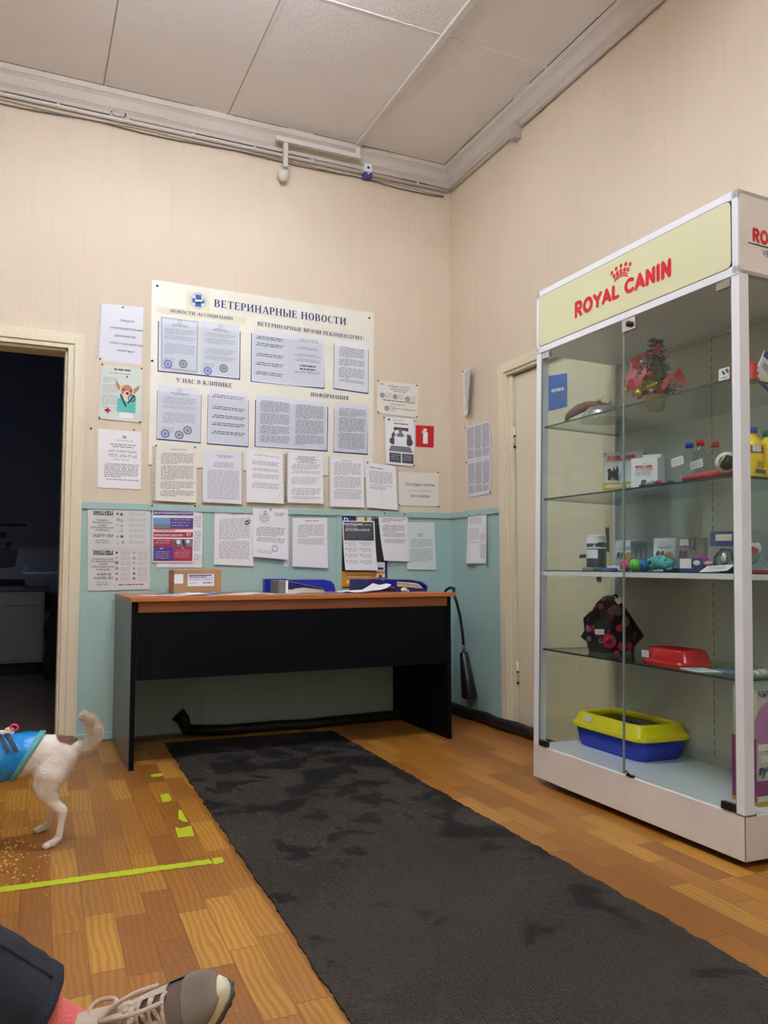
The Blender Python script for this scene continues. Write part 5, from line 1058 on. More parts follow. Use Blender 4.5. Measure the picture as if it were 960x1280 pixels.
def bottle(M_, label, cap, body, h, r, grp, txt=None):
    o = thing('bottle', label, 'bottle', matrix=M_, group=grp)
    q = MB(); q.lathe([(.001,.0),(r*.9,.0),(r,.006),(r,h*.5),(r*.96,h*.56),(r,h*.62),(r*.85,h*.74),(r*.45,h*.84),(r*.42,h*.87),(r*.42,h*.9)], body, 24, None, closed=False); q.build('bottle_body', o)
    q = MB(); q.lathe([(.001,h),(r*.5,h),(r*.54,h*.985),(r*.54,h*.88),(.001,h*.88)], cap, 18); q.build('cap', o); return o
for i, (x, y, cap, h, l) in enumerate(((.10,LY(862,590,.10),'cap blue',.142,'clear plastic bottle with a blue cap'),(.15,LY(876,590,.15),'cap red',.155,'middle clear bottle with a red cap, tallest of the three'),(.20,LY(894,590,.20),'cap red',.152,'right hand clear bottle with a red cap, nearest the rawhide stick'))):
    o = bottle(CT_(x,y,S2), l, cap, 'clear bottle', h, .026, 'clear bottles on the second shelf')
    if i < 2: lab(o, face(-.03,.05-.035*i,.062-.01*i,0,8), .055, .028, i)
    if i == 1: q = MB(); vs, fs, w_ = sans('ира', .03); q.add([(-.0268,.012-a*.016,.076+c_*.016) for a, c_ in vs], fs, 'logo red'); q.build('lettering', o)
rw = thing('rawhide_stick', 'long dull red chew stick with a cream end on the second shelf', 'chew toy', matrix=CT_(.045,LY(864,600,.045),S2,4))
q = MB(); q.tube([(0,.03,.011),(0,0,.012),(.003,-.06,.015),(.006,-.12,.02),(.008,-.17,.021)], [.012,.0125,.014,.016,.014], 'red stick', 14); q.build('stick', rw)
q = MB(); q.ball((0,.03,.011), .012, 'cream toy', 12, None, (1,.6,1.1)); q.build('stick_end', rw)
sk = thing('sport_ball', 'cream and black toy shaped like a ball resting on the red chew stick', 'toy', matrix=CT_(.055,LY(909,585,.055),S2+.036))
q = MB(); q.ball((0,0,.012), .038, 'cream toy', 22, None, (.9,1,.9)); q.build('ball_body', sk)
q = MB(); q.ball((-.012,-.012,.01), .027, 'black plastic', 16, None, (1,1,.95)); q.tube([(-.035,.0,-.004),(-.041,-.012,.012),(-.036,-.024,.028)], .002, 'white ink', 6); q.build('patch', sk)
for i, (x, y, cap, l, h) in enumerate(((con((939,560),1,-.985).x,-.985,'cap blue','yellow bottle with a blue cap behind the side glass',.16),(con((961,560),1,-.99).x,-.99,'cap green','yellow bottle with a green cap behind the side glass',.155))):
    o = bottle(CT_(x,y,S2), l, cap, 'yellow bottle', h, .034, 'yellow bottles by the side glass')
    q = MB(); q.tube([(0,0,.075),(0,0,.1)], .0346, 'red stick' if i == 0 else 'yellow bottle', 24, None, False); q.build('band', o)
    q = MB(); T_s = Matrix.Translation((-.022,-.0352,.02)); 
    q.box((-.02,-.0355,.012),(.02,-.033,.024),'ink dark' if i == 0 else 'crimson print'); q.box((-.012,-.0355,.03),(.016,-.033,.05),'gold print' if i == 0 else 'graphite print'); q.build('print', o)
    if i == 0: q = MB(); q.box((-.034,-.037,.078),(.0,-.035,.098),'paper'); q.build('price_label', o)

# third shelf
o = thing('treat_tin', 'dark round tin with white labels at the left end of the middle shelf', 'tin', matrix=CT_(.12,LY(745.5,690,.12),S3))
q = MB(); q.lathe([(.001,0),(.037,0),(.038,.004),(.038,.128),(.001,.128)], 'tin dark', 30); q.build('tin_body', o)
q = MB(); q.lathe([(.0384,.128),(.0384,.14),(.036,.142),(.001,.142)], 'paper cool', 30); q.tube([(0,0,.112),(0,0,.13)], .0388, 'paper cool', 30, None, False); q.tube([(0,0,.088),(0,0,.094)], .0386, 'paper cool', 30, None, False); q.build('lid', o)
for z0, h in ((.05,.034),(.108,.026)):
    q = MB(); vs = []; 
    for i in range(9): a = math.radians(150+i*11); vs += [(.0392*math.cos(a), .0392*math.sin(a), z0), (.0392*math.cos(a), .0392*math.sin(a), z0+h)]
    q.add(vs, [(2*i,2*i+2,2*i+3,2*i+1) for i in range(8)], 'paper'); q.build('price_label', o)
def pouch(x, y, w, h, label, m, deg=0, brown=True, seed=1, tilt=-6, grp='hanging treat pouches on the middle shelf'):
    M_ = CT_(x,y,S3,deg) @ Matrix.Rotation(math.radians(-tilt), 4, 'Y'); o = thing('treat_pouch', label, 'package', matrix=M_, group=grp)
    q = MB(); vs = [];
    for j in range(9):
        v = j/8; th = .008*math.sin(min(1, v*1.25)*PI)+.0012
        for i in range(5): u = i/4; vs.append((-th*math.sin(u*PI)-.0005, w/2-w*u, v*h)); 
    for j in range(9):
        for i in range(5): u = i/4; vs.append((.004, w/2-w*u, j/8*h))
    fs = [(s_*45+j*5+i, s_*45+j*5+i+1, s_*45+(j+1)*5+i+1, s_*45+(j+1)*5+i) for s_ in (0,1) for j in range(8) for i in range(4)]; q.add(vs, fs, m, None, True); q.build('pouch', o)
    if brown:
        q = MB()
        for dy in (.012,-.004): q.add([(-.0115,w*.1+dy+a,h*c_) for a,c_ in ((.006,.35),(.008,.55),(.002,.62),(-.006,.6),(-.004,.35),(0,.48))], [tuple(range(6))], 'feather brown')
        q.add([(-.0114,-w*.1-.012+.016*math.cos(a*PI/5),h*.48+.016*math.sin(a*PI/5)) for a in range(10)], [tuple(range(10))], 'gold pot'); q.build('picture', o)
        lab(o, face(-.0108,w*.3,h*.74), w*.55, h*.17, seed)
    return o
pouch(.22,LY(780,690,.22),.078,.126,'white treat pouch with deer picture at the left of the middle shelf','paper cool',28,seed=1)
for k in range(4): pouch(.25+.004*k,LY(798+5.4*k,690,.25),.05,.122-.002*k,'thin grey pouch edge in the tight row on the middle shelf','silver pouch',78,False,k,grp='edge-on grey pouches on the middle shelf')
pouch(.20,LY(830,690,.20),.082,.126,'white treat pouch with deer picture in the centre of the middle shelf','paper cool',28,seed=2)
pouch(.20,LY(859,690,.20),.082,.128,'greyish treat pouch with deer picture, rightmost of its row','silver pouch',28,seed=3)
for k in range(2): pouch(.22+.01*k,LY(872+5*k,690,.22),.05,.124,'grey pouch edge right of the rightmost deer pouch','silver pouch',76,False,k+7,grp='edge-on grey pouches right of the deer pouch')
for x, y, m, l in ((.085,LY(783,705,.085),'pink ball','pink toy ball on the middle shelf'),(.07,LY(793.5,705,.07),'lime ball','lime green slotted toy ball on the middle shelf'),(.10,LY(805,705,.10),'blue ball','blue toy ball on the middle shelf')):
    o = thing('toy_ball', l, 'ball', matrix=CT_(x,y,S3), group='small toy balls'); q = MB(); q.ball((0,0,.0225), .0225, m, 20); q.build('ball_body', o)
    q = MB()
    for a in (-.5,.1,.7): q.tube([(-.0226*math.cos(t_2)*math.cos(a)*.99, .0226*math.sin(a)*.9+.004*t_2, .0225+.0226*math.sin(t_2)*.92) for t_2 in [-.9+.3*i for i in range(7)]], .0014, {'lime ball':'cap green','pink ball':'cap red','blue ball':'navy print'}[m], 5)
    q.build('groove', o)
o = thing('bagged_toy', 'teal knobbly toy in clear wrapping on the middle shelf', 'toy', matrix=CT_(.08,LY(826,705,.08),S3))
q = MB(); R = random.Random(6)
for p, r in (((0,.03,.03),.024),((0,0,.034),.026),((.004,-.032,.026),.022)): q.ball(p, r, 'teal toy', 14)
for k in range(26): a = R.uniform(0,2*PI); c_ = R.choice([(0,.03,.03),(0,0,.034),(.004,-.032,.026)]); q.ball((c_[0]-.02*abs(math.cos(a)), c_[1]+.02*math.sin(a), c_[2]+R.uniform(-.018,.018)), .005, 'teal toy', 8)
q.ball((-.022,.03,.032), .008, 'tin dark', 10); q.build('toy_body', o)
q = MB(); q.ball((0,0,.032), .034, 'clear film', 18, None, (1,1.9,.95)); q.add([(-.01,.055,.03),(.01,.09,.055),(-.01,.095,.04),(0,.085,.02)], [(0,1,2,3)], 'clear film'); q.build('wrapping', o)
q = MB(); q.box((-.02,.03,0),(.02,-.03,.014),'black plastic',None,.005); ctag(q, 'small_case', CT_(.10,LY(842,705,.10),S3), 'small black case lying between teal toy and purple labelled pack', 'case')
q = MB(); q.box((-.02,.03,0),(.02,-.025,.012),'blue ball',None,.004); ctag(q, 'small_case', CT_(.07,LY(762,710,.07),S3), 'flat blue case at the front left of the middle shelf', 'case')
q = MB(); q.box((-.03,.04,0),(.02,-.03,.014),'silver pouch',None,.006); ctag(q, 'blister_pack', CT_(.075,LY(743,710,.075),S3), 'flat grey blister pack before the treat tin', 'package')
q = MB(); q.box((-.02,.035,0),(.02,-.03,.022),'paper',None,.002); ctag(q, 'small_box', CT_(.15,LY(772,710,.15),S3), 'low white carton behind the pink ball', 'box')
o = thing('toy_pack', 'bagged striped toy with a white and purple label on the middle shelf', 'package', matrix=CT_(.065,LY(862,705,.065),S3,24))
q = MB(); q.ball((.02,-.03,.03), .026, 'magenta print', 16, None, (1,1.3,1)); q.ball((.018,-.035,.03), .027, 'cream toy', 16, None, (.8,1.2,.5)); q.build('toy_body', o)
q = MB(); q.box((-.012,.03,0),(-.009,-.045,.046),'navy print soft'); q.box((-.0128,.028,.012),(-.012,-.01,.044),'paper'); q.ball((-.013,-.028,.03), .01, 'cream toy', 8, None, (.1,1.2,.9)); q.build('label', o)
q = MB(); M_ = CT_(.03,LY(891,710,.03),S3+.002) @ Matrix.Rotation(math.radians(-24), 4, 'Y'); q.box((0,.05,0),(.05,-.05,.0012),'paper')
for k in range(4): q.box((.012+.008*k,.035,.0012),(.014+.008*k,-.03,.0016),'ink')
ctag(q, 'price_card', M_ @ Matrix.Rotation(math.radians(9), 4, 'Z'), 'white price card propped at the front of the middle shelf', 'card')
q = MB(); q.box((.0,.03,0),(.04,-.04,.024),'black plastic',None,.004); ctag(q, 'card_holder', CT_(.085,LY(908,710,.085),S3), 'black wedge behind the white price card', 'holder')
o = thing('blister_pack', 'blue topped blister pack leaning in the right corner of the middle shelf', 'package', matrix=CT_(.17,LY(905,690,.17),S3,18) @ Matrix.Rotation(math.radians(8), 4, 'Y'))
q = MB(); q.box((0,.06,0),(.003,-.03,.14),'silver pouch',None,.001); q.build('card', o)
q = MB(); q.box((-.0012,.055,.09),(0,-.03,.14),'navy print soft'); q.box((-.002,.035,.108),(-.001,-.02,.13),'label cream'); q.build('heading', o)
q = MB(); q.ball((-.004,.0,.045), .02, 'aluminium', 14, None, (.6,.6,1.4)); q.tube([(-.006,.03,.02),(-.006,.035,.05),(-.006,.01,.08),(-.006,-.02,.075),(-.006,-.028,.04)], .003, 'graphite print', 6); q.build('tool', o)
for i, (x, tl, l) in enumerate(((.12,14,'clear bagged toy with red label leaning behind the side glass'),(.20,20,'second clear bagged toy leaning deeper behind the side glass'))):
    M_ = CT_(x,-.99,S3+.012) @ Matrix.Rotation(math.radians(tl), 4, 'Y'); o = thing('toy_pack', l, 'package', matrix=M_, group='clear bags behind the side glass of the middle shelf')
    q = MB(); q.box((-.04,0,0),(.04,.006,.12),'clear film'); q.build('bag', o)
    q = MB(); q.ball((0,.012,.045), .022, 'silver pouch', 12, None, (1,.6,1.3)); q.ball((.012,.012,.07), .016, 'photo blue' if i else 'paper', 12, None, (1,.6,1.2)); q.build('toy_body', o)
    q = MB(); q.box((-.03,-.002,.05),(.0,-.0005,.066),'cap red'); q.box((-.03,-.002,.067),(.01,-.0005,.078),'paper'); q.build('label', o)
q = MB(); q.box((0,.03,0),(.3,-.0,.010),'cap red',None,.002); ctag(q, 'flat_box', CT_(.07,-.985,S3), 'flat red box lying along the side glass of the middle shelf', 'box')

# fourth shelf: flowered pet carrier, red bowl, leaflet, shells
bgp = thing('pet_carrier', 'black flowered pet carrier bag with a round mesh window on the lower shelf', 'pet carrier', matrix=CT_(.20,LY(764,800,.20),S4,34))
prof2 = [(.085,.0),(.10,.05),(.097,.10),(.078,.145),(.05,.19),(.022,.218),(.006,.224)]   # half width, height
vs = []; seg = 20
for r_, z_ in prof2:
    for k in range(seg):
        a = 2*PI*k/seg; vs.append((.062*math.copysign(abs(math.cos(a))**.8, math.cos(a))*(1-.62*z_/.224), r_*math.copysign(abs(math.sin(a))**.75, math.sin(a))-.0+(.012*z_/.224), z_))
fs = [(i*seg+k, i*seg+(k+1) % seg, (i+1)*seg+(k+1) % seg, (i+1)*seg+k) for i in range(len(prof2)-1) for k in range(seg)]+[tuple(range(seg)), tuple(range((len(prof2)-1)*seg, len(prof2)*seg))]
g = G('flowered fabric', .9); o_ = g.tc.outputs['Object']
vo = g.N.new('ShaderNodeTexVoronoi'); vo.inputs['Scale'].default_value = 30; g.link(o_, vo.inputs['Vector']); cell = g.sep(vo.outputs['Color'])
pet = g.ramp(vo.outputs['Distance'], [(.0,(0,0,0)),(.05,(255,255,255)),(.46,(255,255,255)),(.5,(0,0,0))])
rings = g.math('SINE', g.math('MULTIPLY', vo.outputs['Distance'], 55)); flc = g.mix(g.math('GREATER_THAN', cell[0], .5), (124,112,118), (190,36,64)); flc = g.mix(g.math('MULTIPLY', g.math('GREATER_THAN', rings, .3), .55), flc, (44,30,36))
pick = g.math('GREATER_THAN', cell[1], .15); g.link(g.mix(g.math('MULTIPLY', pet, pick), (26,22,26), flc), g.b.inputs['Base Color'])
q = MB(); q.add(vs, fs, 'flowered fabric', None, True); q.build('bag_body', bgp)
def onb(y, z): t = 1-.62*z/.224; hw = max(.02, .1-(max(0, z-.06)/.164)*.09); yy = max(-1, min(1, y/hw)); return -.062*t*max(.0, 1-abs(yy)**2.4)**.45-.002
q = MB(); q.add([(onb(.008,.11)-.004,.022,.118)]+[(onb(.018+.034*math.cos(a*PI/12), .118+.052*math.sin(a*PI/12))-.003, .024+.036*math.cos(a*PI/12), .118+.052*math.sin(a*PI/12)) for a in range(24)], [(0,1+a,1+(a+1) % 24) for a in range(24)], 'black rubber'); q.build('mesh_window', bgp)
q = MB(); q.tube([(onb(.018+.034*math.cos(a*PI/12), .118+.052*math.sin(a*PI/12))-.003, .024+.038*math.cos(a*PI/12), .118+.054*math.sin(a*PI/12)) for a in range(14,24)], .004, 'flower red', 6); q.build('piping', bgp)
q = MB(); q.lathe([(.001,.003),(.026,.002),(.028,0),(.001,0)], 'flower red', 16, Matrix.Translation((-.066,-.012,.048)) @ Matrix.Rotation(-PI/2, 4, 'Y')); q.lathe([(.001,.004),(.01,.004)], 'crimson print', 12, Matrix.Translation((-.067,-.012,.048)) @ Matrix.Rotation(-PI/2, 4, 'Y')); q.build('flower_patch', bgp)
lab(bgp, face(-.068,.044,.072,0,2), .036, .02, 4)
q = MB(); q.prism([(-.09,.03),(-.125,.07),(-.12,.08),(-.045,.19),(-.0,.222),(-.035,.2),(-.09,.11),(-.1,.08)], 0, -.012, .012, 'carrier black'); q.prism([(.09,.03),(.12,.055),(.105,.08),(.11,.13),(.08,.16),(.09,.09)], 0, -.012, .012, 'carrier black'); q.build('side_flap', bgp)
q = MB(); q.tube([(0,-.0,.218),(-.01,-.02,.228),(0,-.04,.2),(0,-.03,.18)], .005, 'carrier black', 8); q.add([(-.03,-.02,.21),(-.03,-.045,.222),(-.03,-.052,.2),(-.03,-.036,.19)], [(0,1,2,3)], 'paper'); q.build('strap', bgp)
o = thing('food_bowl', 'glossy red plastic pet bowl on the lower glass shelf', 'bowl', matrix=CT_(.19,LY(846,820,.19),S4,0))
vs = []; N_ = 32
for rx, ry, z in ((.085,.118,0),(.083,.115,.012),(.07,.098,.046),(.068,.096,.05),(.064,.092,.051),(.058,.084,.047),(.045,.07,.012),(.001,.001,.010)):
    for k in range(N_): a = 2*PI*k/N_; c_, s_ = math.cos(a), math.sin(a); vs.append((rx*math.copysign(abs(c_)**.6, c_), ry*math.copysign(abs(s_)**.6, s_), z))
q = MB(); q.add(vs, [(i*N_+k, i*N_+(k+1) % N_, (i+1)*N_+(k+1) % N_, (i+1)*N_+k) for i in range(7) for k in range(N_)]+[tuple(range(N_))], 'bowl red', None, True); q.build('bowl_body', o)
lab(o, face(-.081,.088,.014,0,0), .036, .024, 6)
q = MB(); M_ = CT_(.08,LY(877,828,.08),S4+.002,-14); q.box((-.045,.055,0),(.04,-.055,.0016),'paper green'); 
for k in range(6): q.box((-.03+.01*k,.045,.0016),(-.026+.01*k,-.03-.003*k,.002),'poster green' if k % 2 else 'stamp grey')
q.box((-.03,.04,.0016),(0,.01,.0022),'scrub teal'); ctag(q, 'leaflet', M_, 'pale green leaflet lying by the red bowl', 'leaflet')
q = MB(); q.box((-.03,.05,0),(.03,-.05,.0014),'photo blue'); ctag(q, 'leaflet', CT_(.15,LY(910,828,.15),S4+.001,12), 'pale blue leaflet behind the green one on the lower shelf', 'leaflet')
R = random.Random(12)
for k in range(9):
    q = MB(); r_ = R.uniform(.015,.019); q.ball((0,0,r_*.72), r_, 'shell', 14, None, (1.15,1,.72)); q.tube([(r_*.9*math.cos(a*.6)*(1-a*.07), r_*.8*math.sin(a*.6)*(1-a*.07), r_*.75+.0016*a) for a in range(9)], .003, 'shell', 6)
    ctag(q, 'sea_shell', CT_(.10+.027*k+R.uniform(-.002,.002),-.985-.006*(k % 2),S4,R.uniform(0,90)), 'whitish sea shell in the row along the side glass', 'shell', 'sea shells on the lower shelf')

# deck: litter tray and pink pack
lt = thing('litter_tray', 'blue cat litter tray with a bright yellow rim on the cabinet floor', 'litter tray', matrix=CT_(.285,-.240,CP+.003,0))
def ring(rx, ry, z, n=40, p=.28): return [(rx*math.copysign(abs(math.cos(2*PI*k/n))**p, math.cos(2*PI*k/n)), ry*math.copysign(abs(math.sin(2*PI*k/n))**p, math.sin(2*PI*k/n)), z) for k in range(n)]
def loft(q, rings, m, cap=True):
    n = len(rings[0]); vs = [p for r_ in rings for p in r_]; fs = [(i*n+k, i*n+(k+1) % n, (i+1)*n+(k+1) % n, (i+1)*n+k) for i in range(len(rings)-1) for k in range(n)]
    if cap: fs.append(tuple(range(n)))
    q.add(vs, fs, m, None, True)
q = MB(); loft(q, [ring(.108,.182,0),ring(.114,.190,.012),ring(.124,.204,.082),ring(.122,.202,.084),ring(.118,.198,.08),ring(.108,.184,.008),ring(.001,.001,.006)], 'litter blue'); q.build('basin', lt)
q = MB(); loft(q, [ring(.135,.214,.076),ring(.137,.217,.088),ring(.133,.212,.094),ring(.127,.205,.098),ring(.118,.194,.128),ring(.11,.184,.134),ring(.096,.170,.132),ring(.094,.166,.126),ring(.098,.170,.112)], 'litter yellow', False); q.build('rim', lt)
q = MB(); q.add([(-.1285,.115,.104),(-.1285,.075,.104),(-.121,.075,.126),(-.121,.115,.126)], [(0,1,2,3)], 'paper'); q.build('price_label', lt)
pk = thing('litter_pack', 'pink and beige pack with curly print standing behind the side glass', 'package', matrix=CT_(.12,-.94,CP+.003,0))
q = MB(); q.box((-.0,.04,0),(.26,-.055,.355),'pack beige',None,.012); q.build('pouch', pk)
q = MB(); q.box((-.003,.042,.0),(.262,-.0565,.012),'gold print'); q.box((-.002,.041,.03),(.262,-.0568,.075),'magenta print'); q.box((-.0035,.04,.012),(.0,-.05,.2),'magenta print'); q.build('band', pk)
q = MB(); q.prism([(.085+.1*math.cos(a*PI/12), .235+.085*math.sin(a*PI/12)) for a in range(24)], 1, -.0565, -.055, 'pink pack'); q.prism([(.085+.04*math.cos(a*PI/12), .17+.04*math.sin(a*PI/12)) for a in range(24)], 1, -.0563, -.055, 'pink pack'); q.build('balloon_print', pk)
def side_text(par, t, x, z, h, m, b_=.02, it=.0):
    q = MB(); vs, fs, w_ = sans(t, b_); q.add([(x+a*h+c_*h*it,-.0575,z+c_*h) for a, c_ in vs], fs, m); q.build('lettering', par)
side_text(pk, 'чный', .0, .327, .026, 'navy print soft', .02, .2); side_text(pk, 'Li', .058, .262, .03, 'magenta print', .0, .1); side_text(pk, 'соче', .03, .238, .015, 'magenta print', 0, .2); side_text(pk, 'кост', .035, .215, .013, 'magenta print', 0, .2); side_text(pk, 'для', .05, .192, .013, 'magenta print', 0, .2)
side_text(pk, 'sy-c', -.0, .095, .03, 'navy print soft', .05, .1)
for x, z in ((.0,.165),(.012,.13)): q = MB(); q.box((x,-.058,z),(x+.05,-.0572,z+.02),'paper'); q.build('price_label', pk)

# ================================================================== THE DOG
def skin_mesh(name, nodes, edges, m, parent, levels=2, root=0, smooth=True):
    me = bpy.data.meshes.new(name); me.from_pydata([n[0] for n in nodes], edges, []); me.update()
    o = bpy.data.objects.new(name, me); COL.objects.link(o)
    sk = o.modifiers.new('s', 'SKIN'); sk.use_smooth_shade = True; sk.branch_smoothing = .4
    for i, n in enumerate(nodes):
        r = n[1] if isinstance(n[1], tuple) else (n[1], n[1])
        me.skin_vertices[0].data[i].radius = r; me.skin_vertices[0].data[i].use_root = (i == root)
    su = o.modifiers.new('u', 'SUBSURF'); su.levels = levels; su.render_levels = levels
    modapply(o); o.data.materials.clear(); o.data.materials.append(MATS[m])
    for p in o.data.polygons: p.use_smooth = smooth
    o.parent = parent; return o
g = G('dog coat', .9); o_ = g.tc.outputs['Object']
def blob(c, sc, r0, r1):
    n = g.N.new('ShaderNodeVectorMath'); n.operation = 'SUBTRACT'; g.link(o_, n.inputs[0]); n.inputs[1].default_value = c
    n2 = g.N.new('ShaderNodeVectorMath'); n2.operation = 'MULTIPLY'; g.link(n.outputs[0], n2.inputs[0]); n2.inputs[1].default_value = sc
    n3 = g.N.new('ShaderNodeVectorMath'); n3.operation = 'LENGTH'; g.link(n2.outputs[0], n3.inputs[0])
    v = g.math('ADD', n3.outputs['Value'], g.math('MULTIPLY', g.math('SUBTRACT', g.noise(o_, 60, 3), .5), .02))
    mr = g.N.new('ShaderNodeMapRange'); mr.inputs[1].default_value = r0; mr.inputs[2].default_value = r1; mr.inputs[3].default_value = 1; mr.inputs[4].default_value = 0; g.link(v, mr.inputs[0]); return mr.outputs[0]
c_ = g.mix(g.ramp(g.noise(o_, 22, 4), [(.4,(0,0,0)),(.75,(255,255,255))]), (240,232,222), (222,208,192))
c_ = g.mix(blob((-.030,-.045,.338), (1,.7,1), .034, .040), c_, (104,72,54))
for p in ((-.004,-.04,.145),(-.016,-.036,.105),(.0,-.045,.16)): c_ = g.mix(g.math('MULTIPLY', blob(p, (1,.4,1), .004, .010), .5), c_, (140,120,112))
c_ = g.mix(blob((.45,0,.43), (1,1,1), .05, .075), c_, (130,92,66))
g.link(c_, g.b.inputs['Base Color']); g.b.inputs['Subsurface Weight'].default_value = .05; g.bump(g.noise(g.mapping(o_, scale=(90,90,220)), 1, 3), .5, .004)
pw = on((67,1059), 2, 0); A_d = math.radians(8)
DM = Matrix.Translation((pw.x, pw.y, 0)) @ Matrix.Rotation(PI-A_d, 4, 'Z')
# local axes: +x = heading (left in the photo), +y = the dog's left flank which faces the camera
DG = thing('dog', 'small white dog in a shiny blue jacket, cut off by the left edge', 'dog', matrix=DM)
nd = [((0.0,-.045,.275), (.066,.062)), ((.065,-.045,.284), (.060,.064)), ((.14,-.045,.277), (.066,.070)), ((.24,-.045,.268), (.072,.08)), ((.315,-.045,.285), (.06,.07)),
      ((.365,-.045,.345), (.042,.046)), ((.405,-.045,.395), (.036,.038)), ((.44,-.045,.43), (.045,.046)), ((.49,-.045,.418), (.028,.026)), ((.525,-.045,.410), (.017,.015)),
      # near hind leg (camera side)
      ((.014,-.008,.225), (.060,.040)), ((.024,.0,.176), (.038,.030)), ((.004,.004,.138), (.021,.018)), ((-.026,.004,.108), (.0155,.013)), ((-.02,.004,.065), (.012,.011)), ((-.014,.004,.028), (.012,.012)), ((.004,.004,.014), (.0145,.012)), ((.018,.004,.0115), (.012,.009)),
      # far hind leg
      ((.015,-.09,.215), (.046,.034)), ((.06,-.12,.165), (.034,.026)), ((.05,-.14,.125), (.020,.017)), ((.02,-.155,.098), (.0145,.013)), ((.028,-.165,.058), (.012,.011)), ((.034,-.17,.026), (.012,.012)), ((.052,-.17,.013), (.014,.012)), ((.064,-.17,.011), (.011,.009)),
      # front legs
      ((.285,-.0,.2), (.032,.026)), ((.275,.004,.14), (.02,.018)), ((.285,.004,.07), (.013,.012)), ((.287,.004,.024), (.012,.012)), ((.308,.004,.013), (.015,.012)),
      ((.285,-.09,.2), (.032,.026)), ((.275,-.094,.14), (.02,.018)), ((.285,-.094,.07), (.013,.012)), ((.287,-.094,.024), (.012,.012)), ((.308,-.094,.013), (.015,.012)),
      # tail
      ((-.035,-.045,.300), (.034,.036)), ((-.062,-.045,.290), (.023,.023)), ((-.088,-.045,.297), (.023,.023)), ((-.108,-.045,.320), (.023,.023)), ((-.114,-.045,.350), (.021,.021)), ((-.104,-.045,.378), (.016,.016)), ((-.066,-.045,.402), (.006,.006))]
ed = [(0,1),(1,2),(2,3),(3,4),(4,5),(5,6),(6,7),(7,8),(8,9),(0,10),(10,11),(11,12),(12,13),(13,14),(14,15),(15,16),(16,17),(0,18),(18,19),(19,20),(20,21),(21,22),(22,23),(23,24),(24,25),(3,26),(26,27),(27,28),(28,29),(29,30),(3,31),(31,32),(32,33),(33,34),(34,35),(0,36),(36,37),(37,38),(38,39),(39,40),(40,41),(41,42)]
q = MB()
def rr2(n): return n[1][0]*.5+n[1][1]*.5
for a_i, b_i in ed:
    A1, B1 = Vector(nd[a_i][0]), Vector(nd[b_i][0]); ra, rb = rr2(nd[a_i]), rr2(nd[b_i])
    q.tube([A1.lerp(B1, t/4) for t in range(5)], [ra+(rb-ra)*t/4 for t in range(5)], 'dog coat', 20)
for n_ in nd: q.ball(n_[0], rr2(n_), 'dog coat', 20)
# muscle of the thighs, rump and shoulder
q.ball((.016,-.006,.232), .05, 'dog coat', 20, None, (1.05,.62,1.25)); q.ball((.030,.0,.197), .034, 'dog coat', 20, None, (1.1,.7,1.1)); q.ball((.02,-.088,.225), .05, 'dog coat', 20, None, (1.05,.62,1.25))
q.ball((-.022,-.045,.272), .05, 'dog coat', 20, None, (.9,1.15,1.05)); q.ball((-.022,.004,.118), .015, 'dog coat', 14); q.ball((.27,-.045,.24), .075, 'dog coat', 20, None, (1,.9,1))
body = q.build('body', DG)
rm = body.modifiers.new('r', 'REMESH'); rm.mode = 'VOXEL'; rm.voxel_size = .0045; sm_ = body.modifiers.new('s', 'SMOOTH'); sm_.factor = .5; sm_.iterations = 7
modapply(body); body.data.materials.clear(); body.data.materials.append(MATS['dog coat'])
for p in body.data.polygons: p.use_smooth = True; p.material_index = 0
for v in body.data.vertices:
    if v.co.z < .03: v.co.z = max(.0008, v.co.z)
# toes
q = MB()
for (fx, fy) in ((.018,.004),(.064,-.17),(.318,.004),(.318,-.094)):
    for k in (-1.5,-.5,.5,1.5): q.ball((fx+.006-abs(k)*.003, fy+k*.0072, .0085), .0078, 'dog coat', 10, None, (1.5,.8,1.05)); q.ball((fx+.0175-abs(k)*.003, fy+k*.0072, .005), .0022, 'paw pad', 6)
q.build('toes', DG)
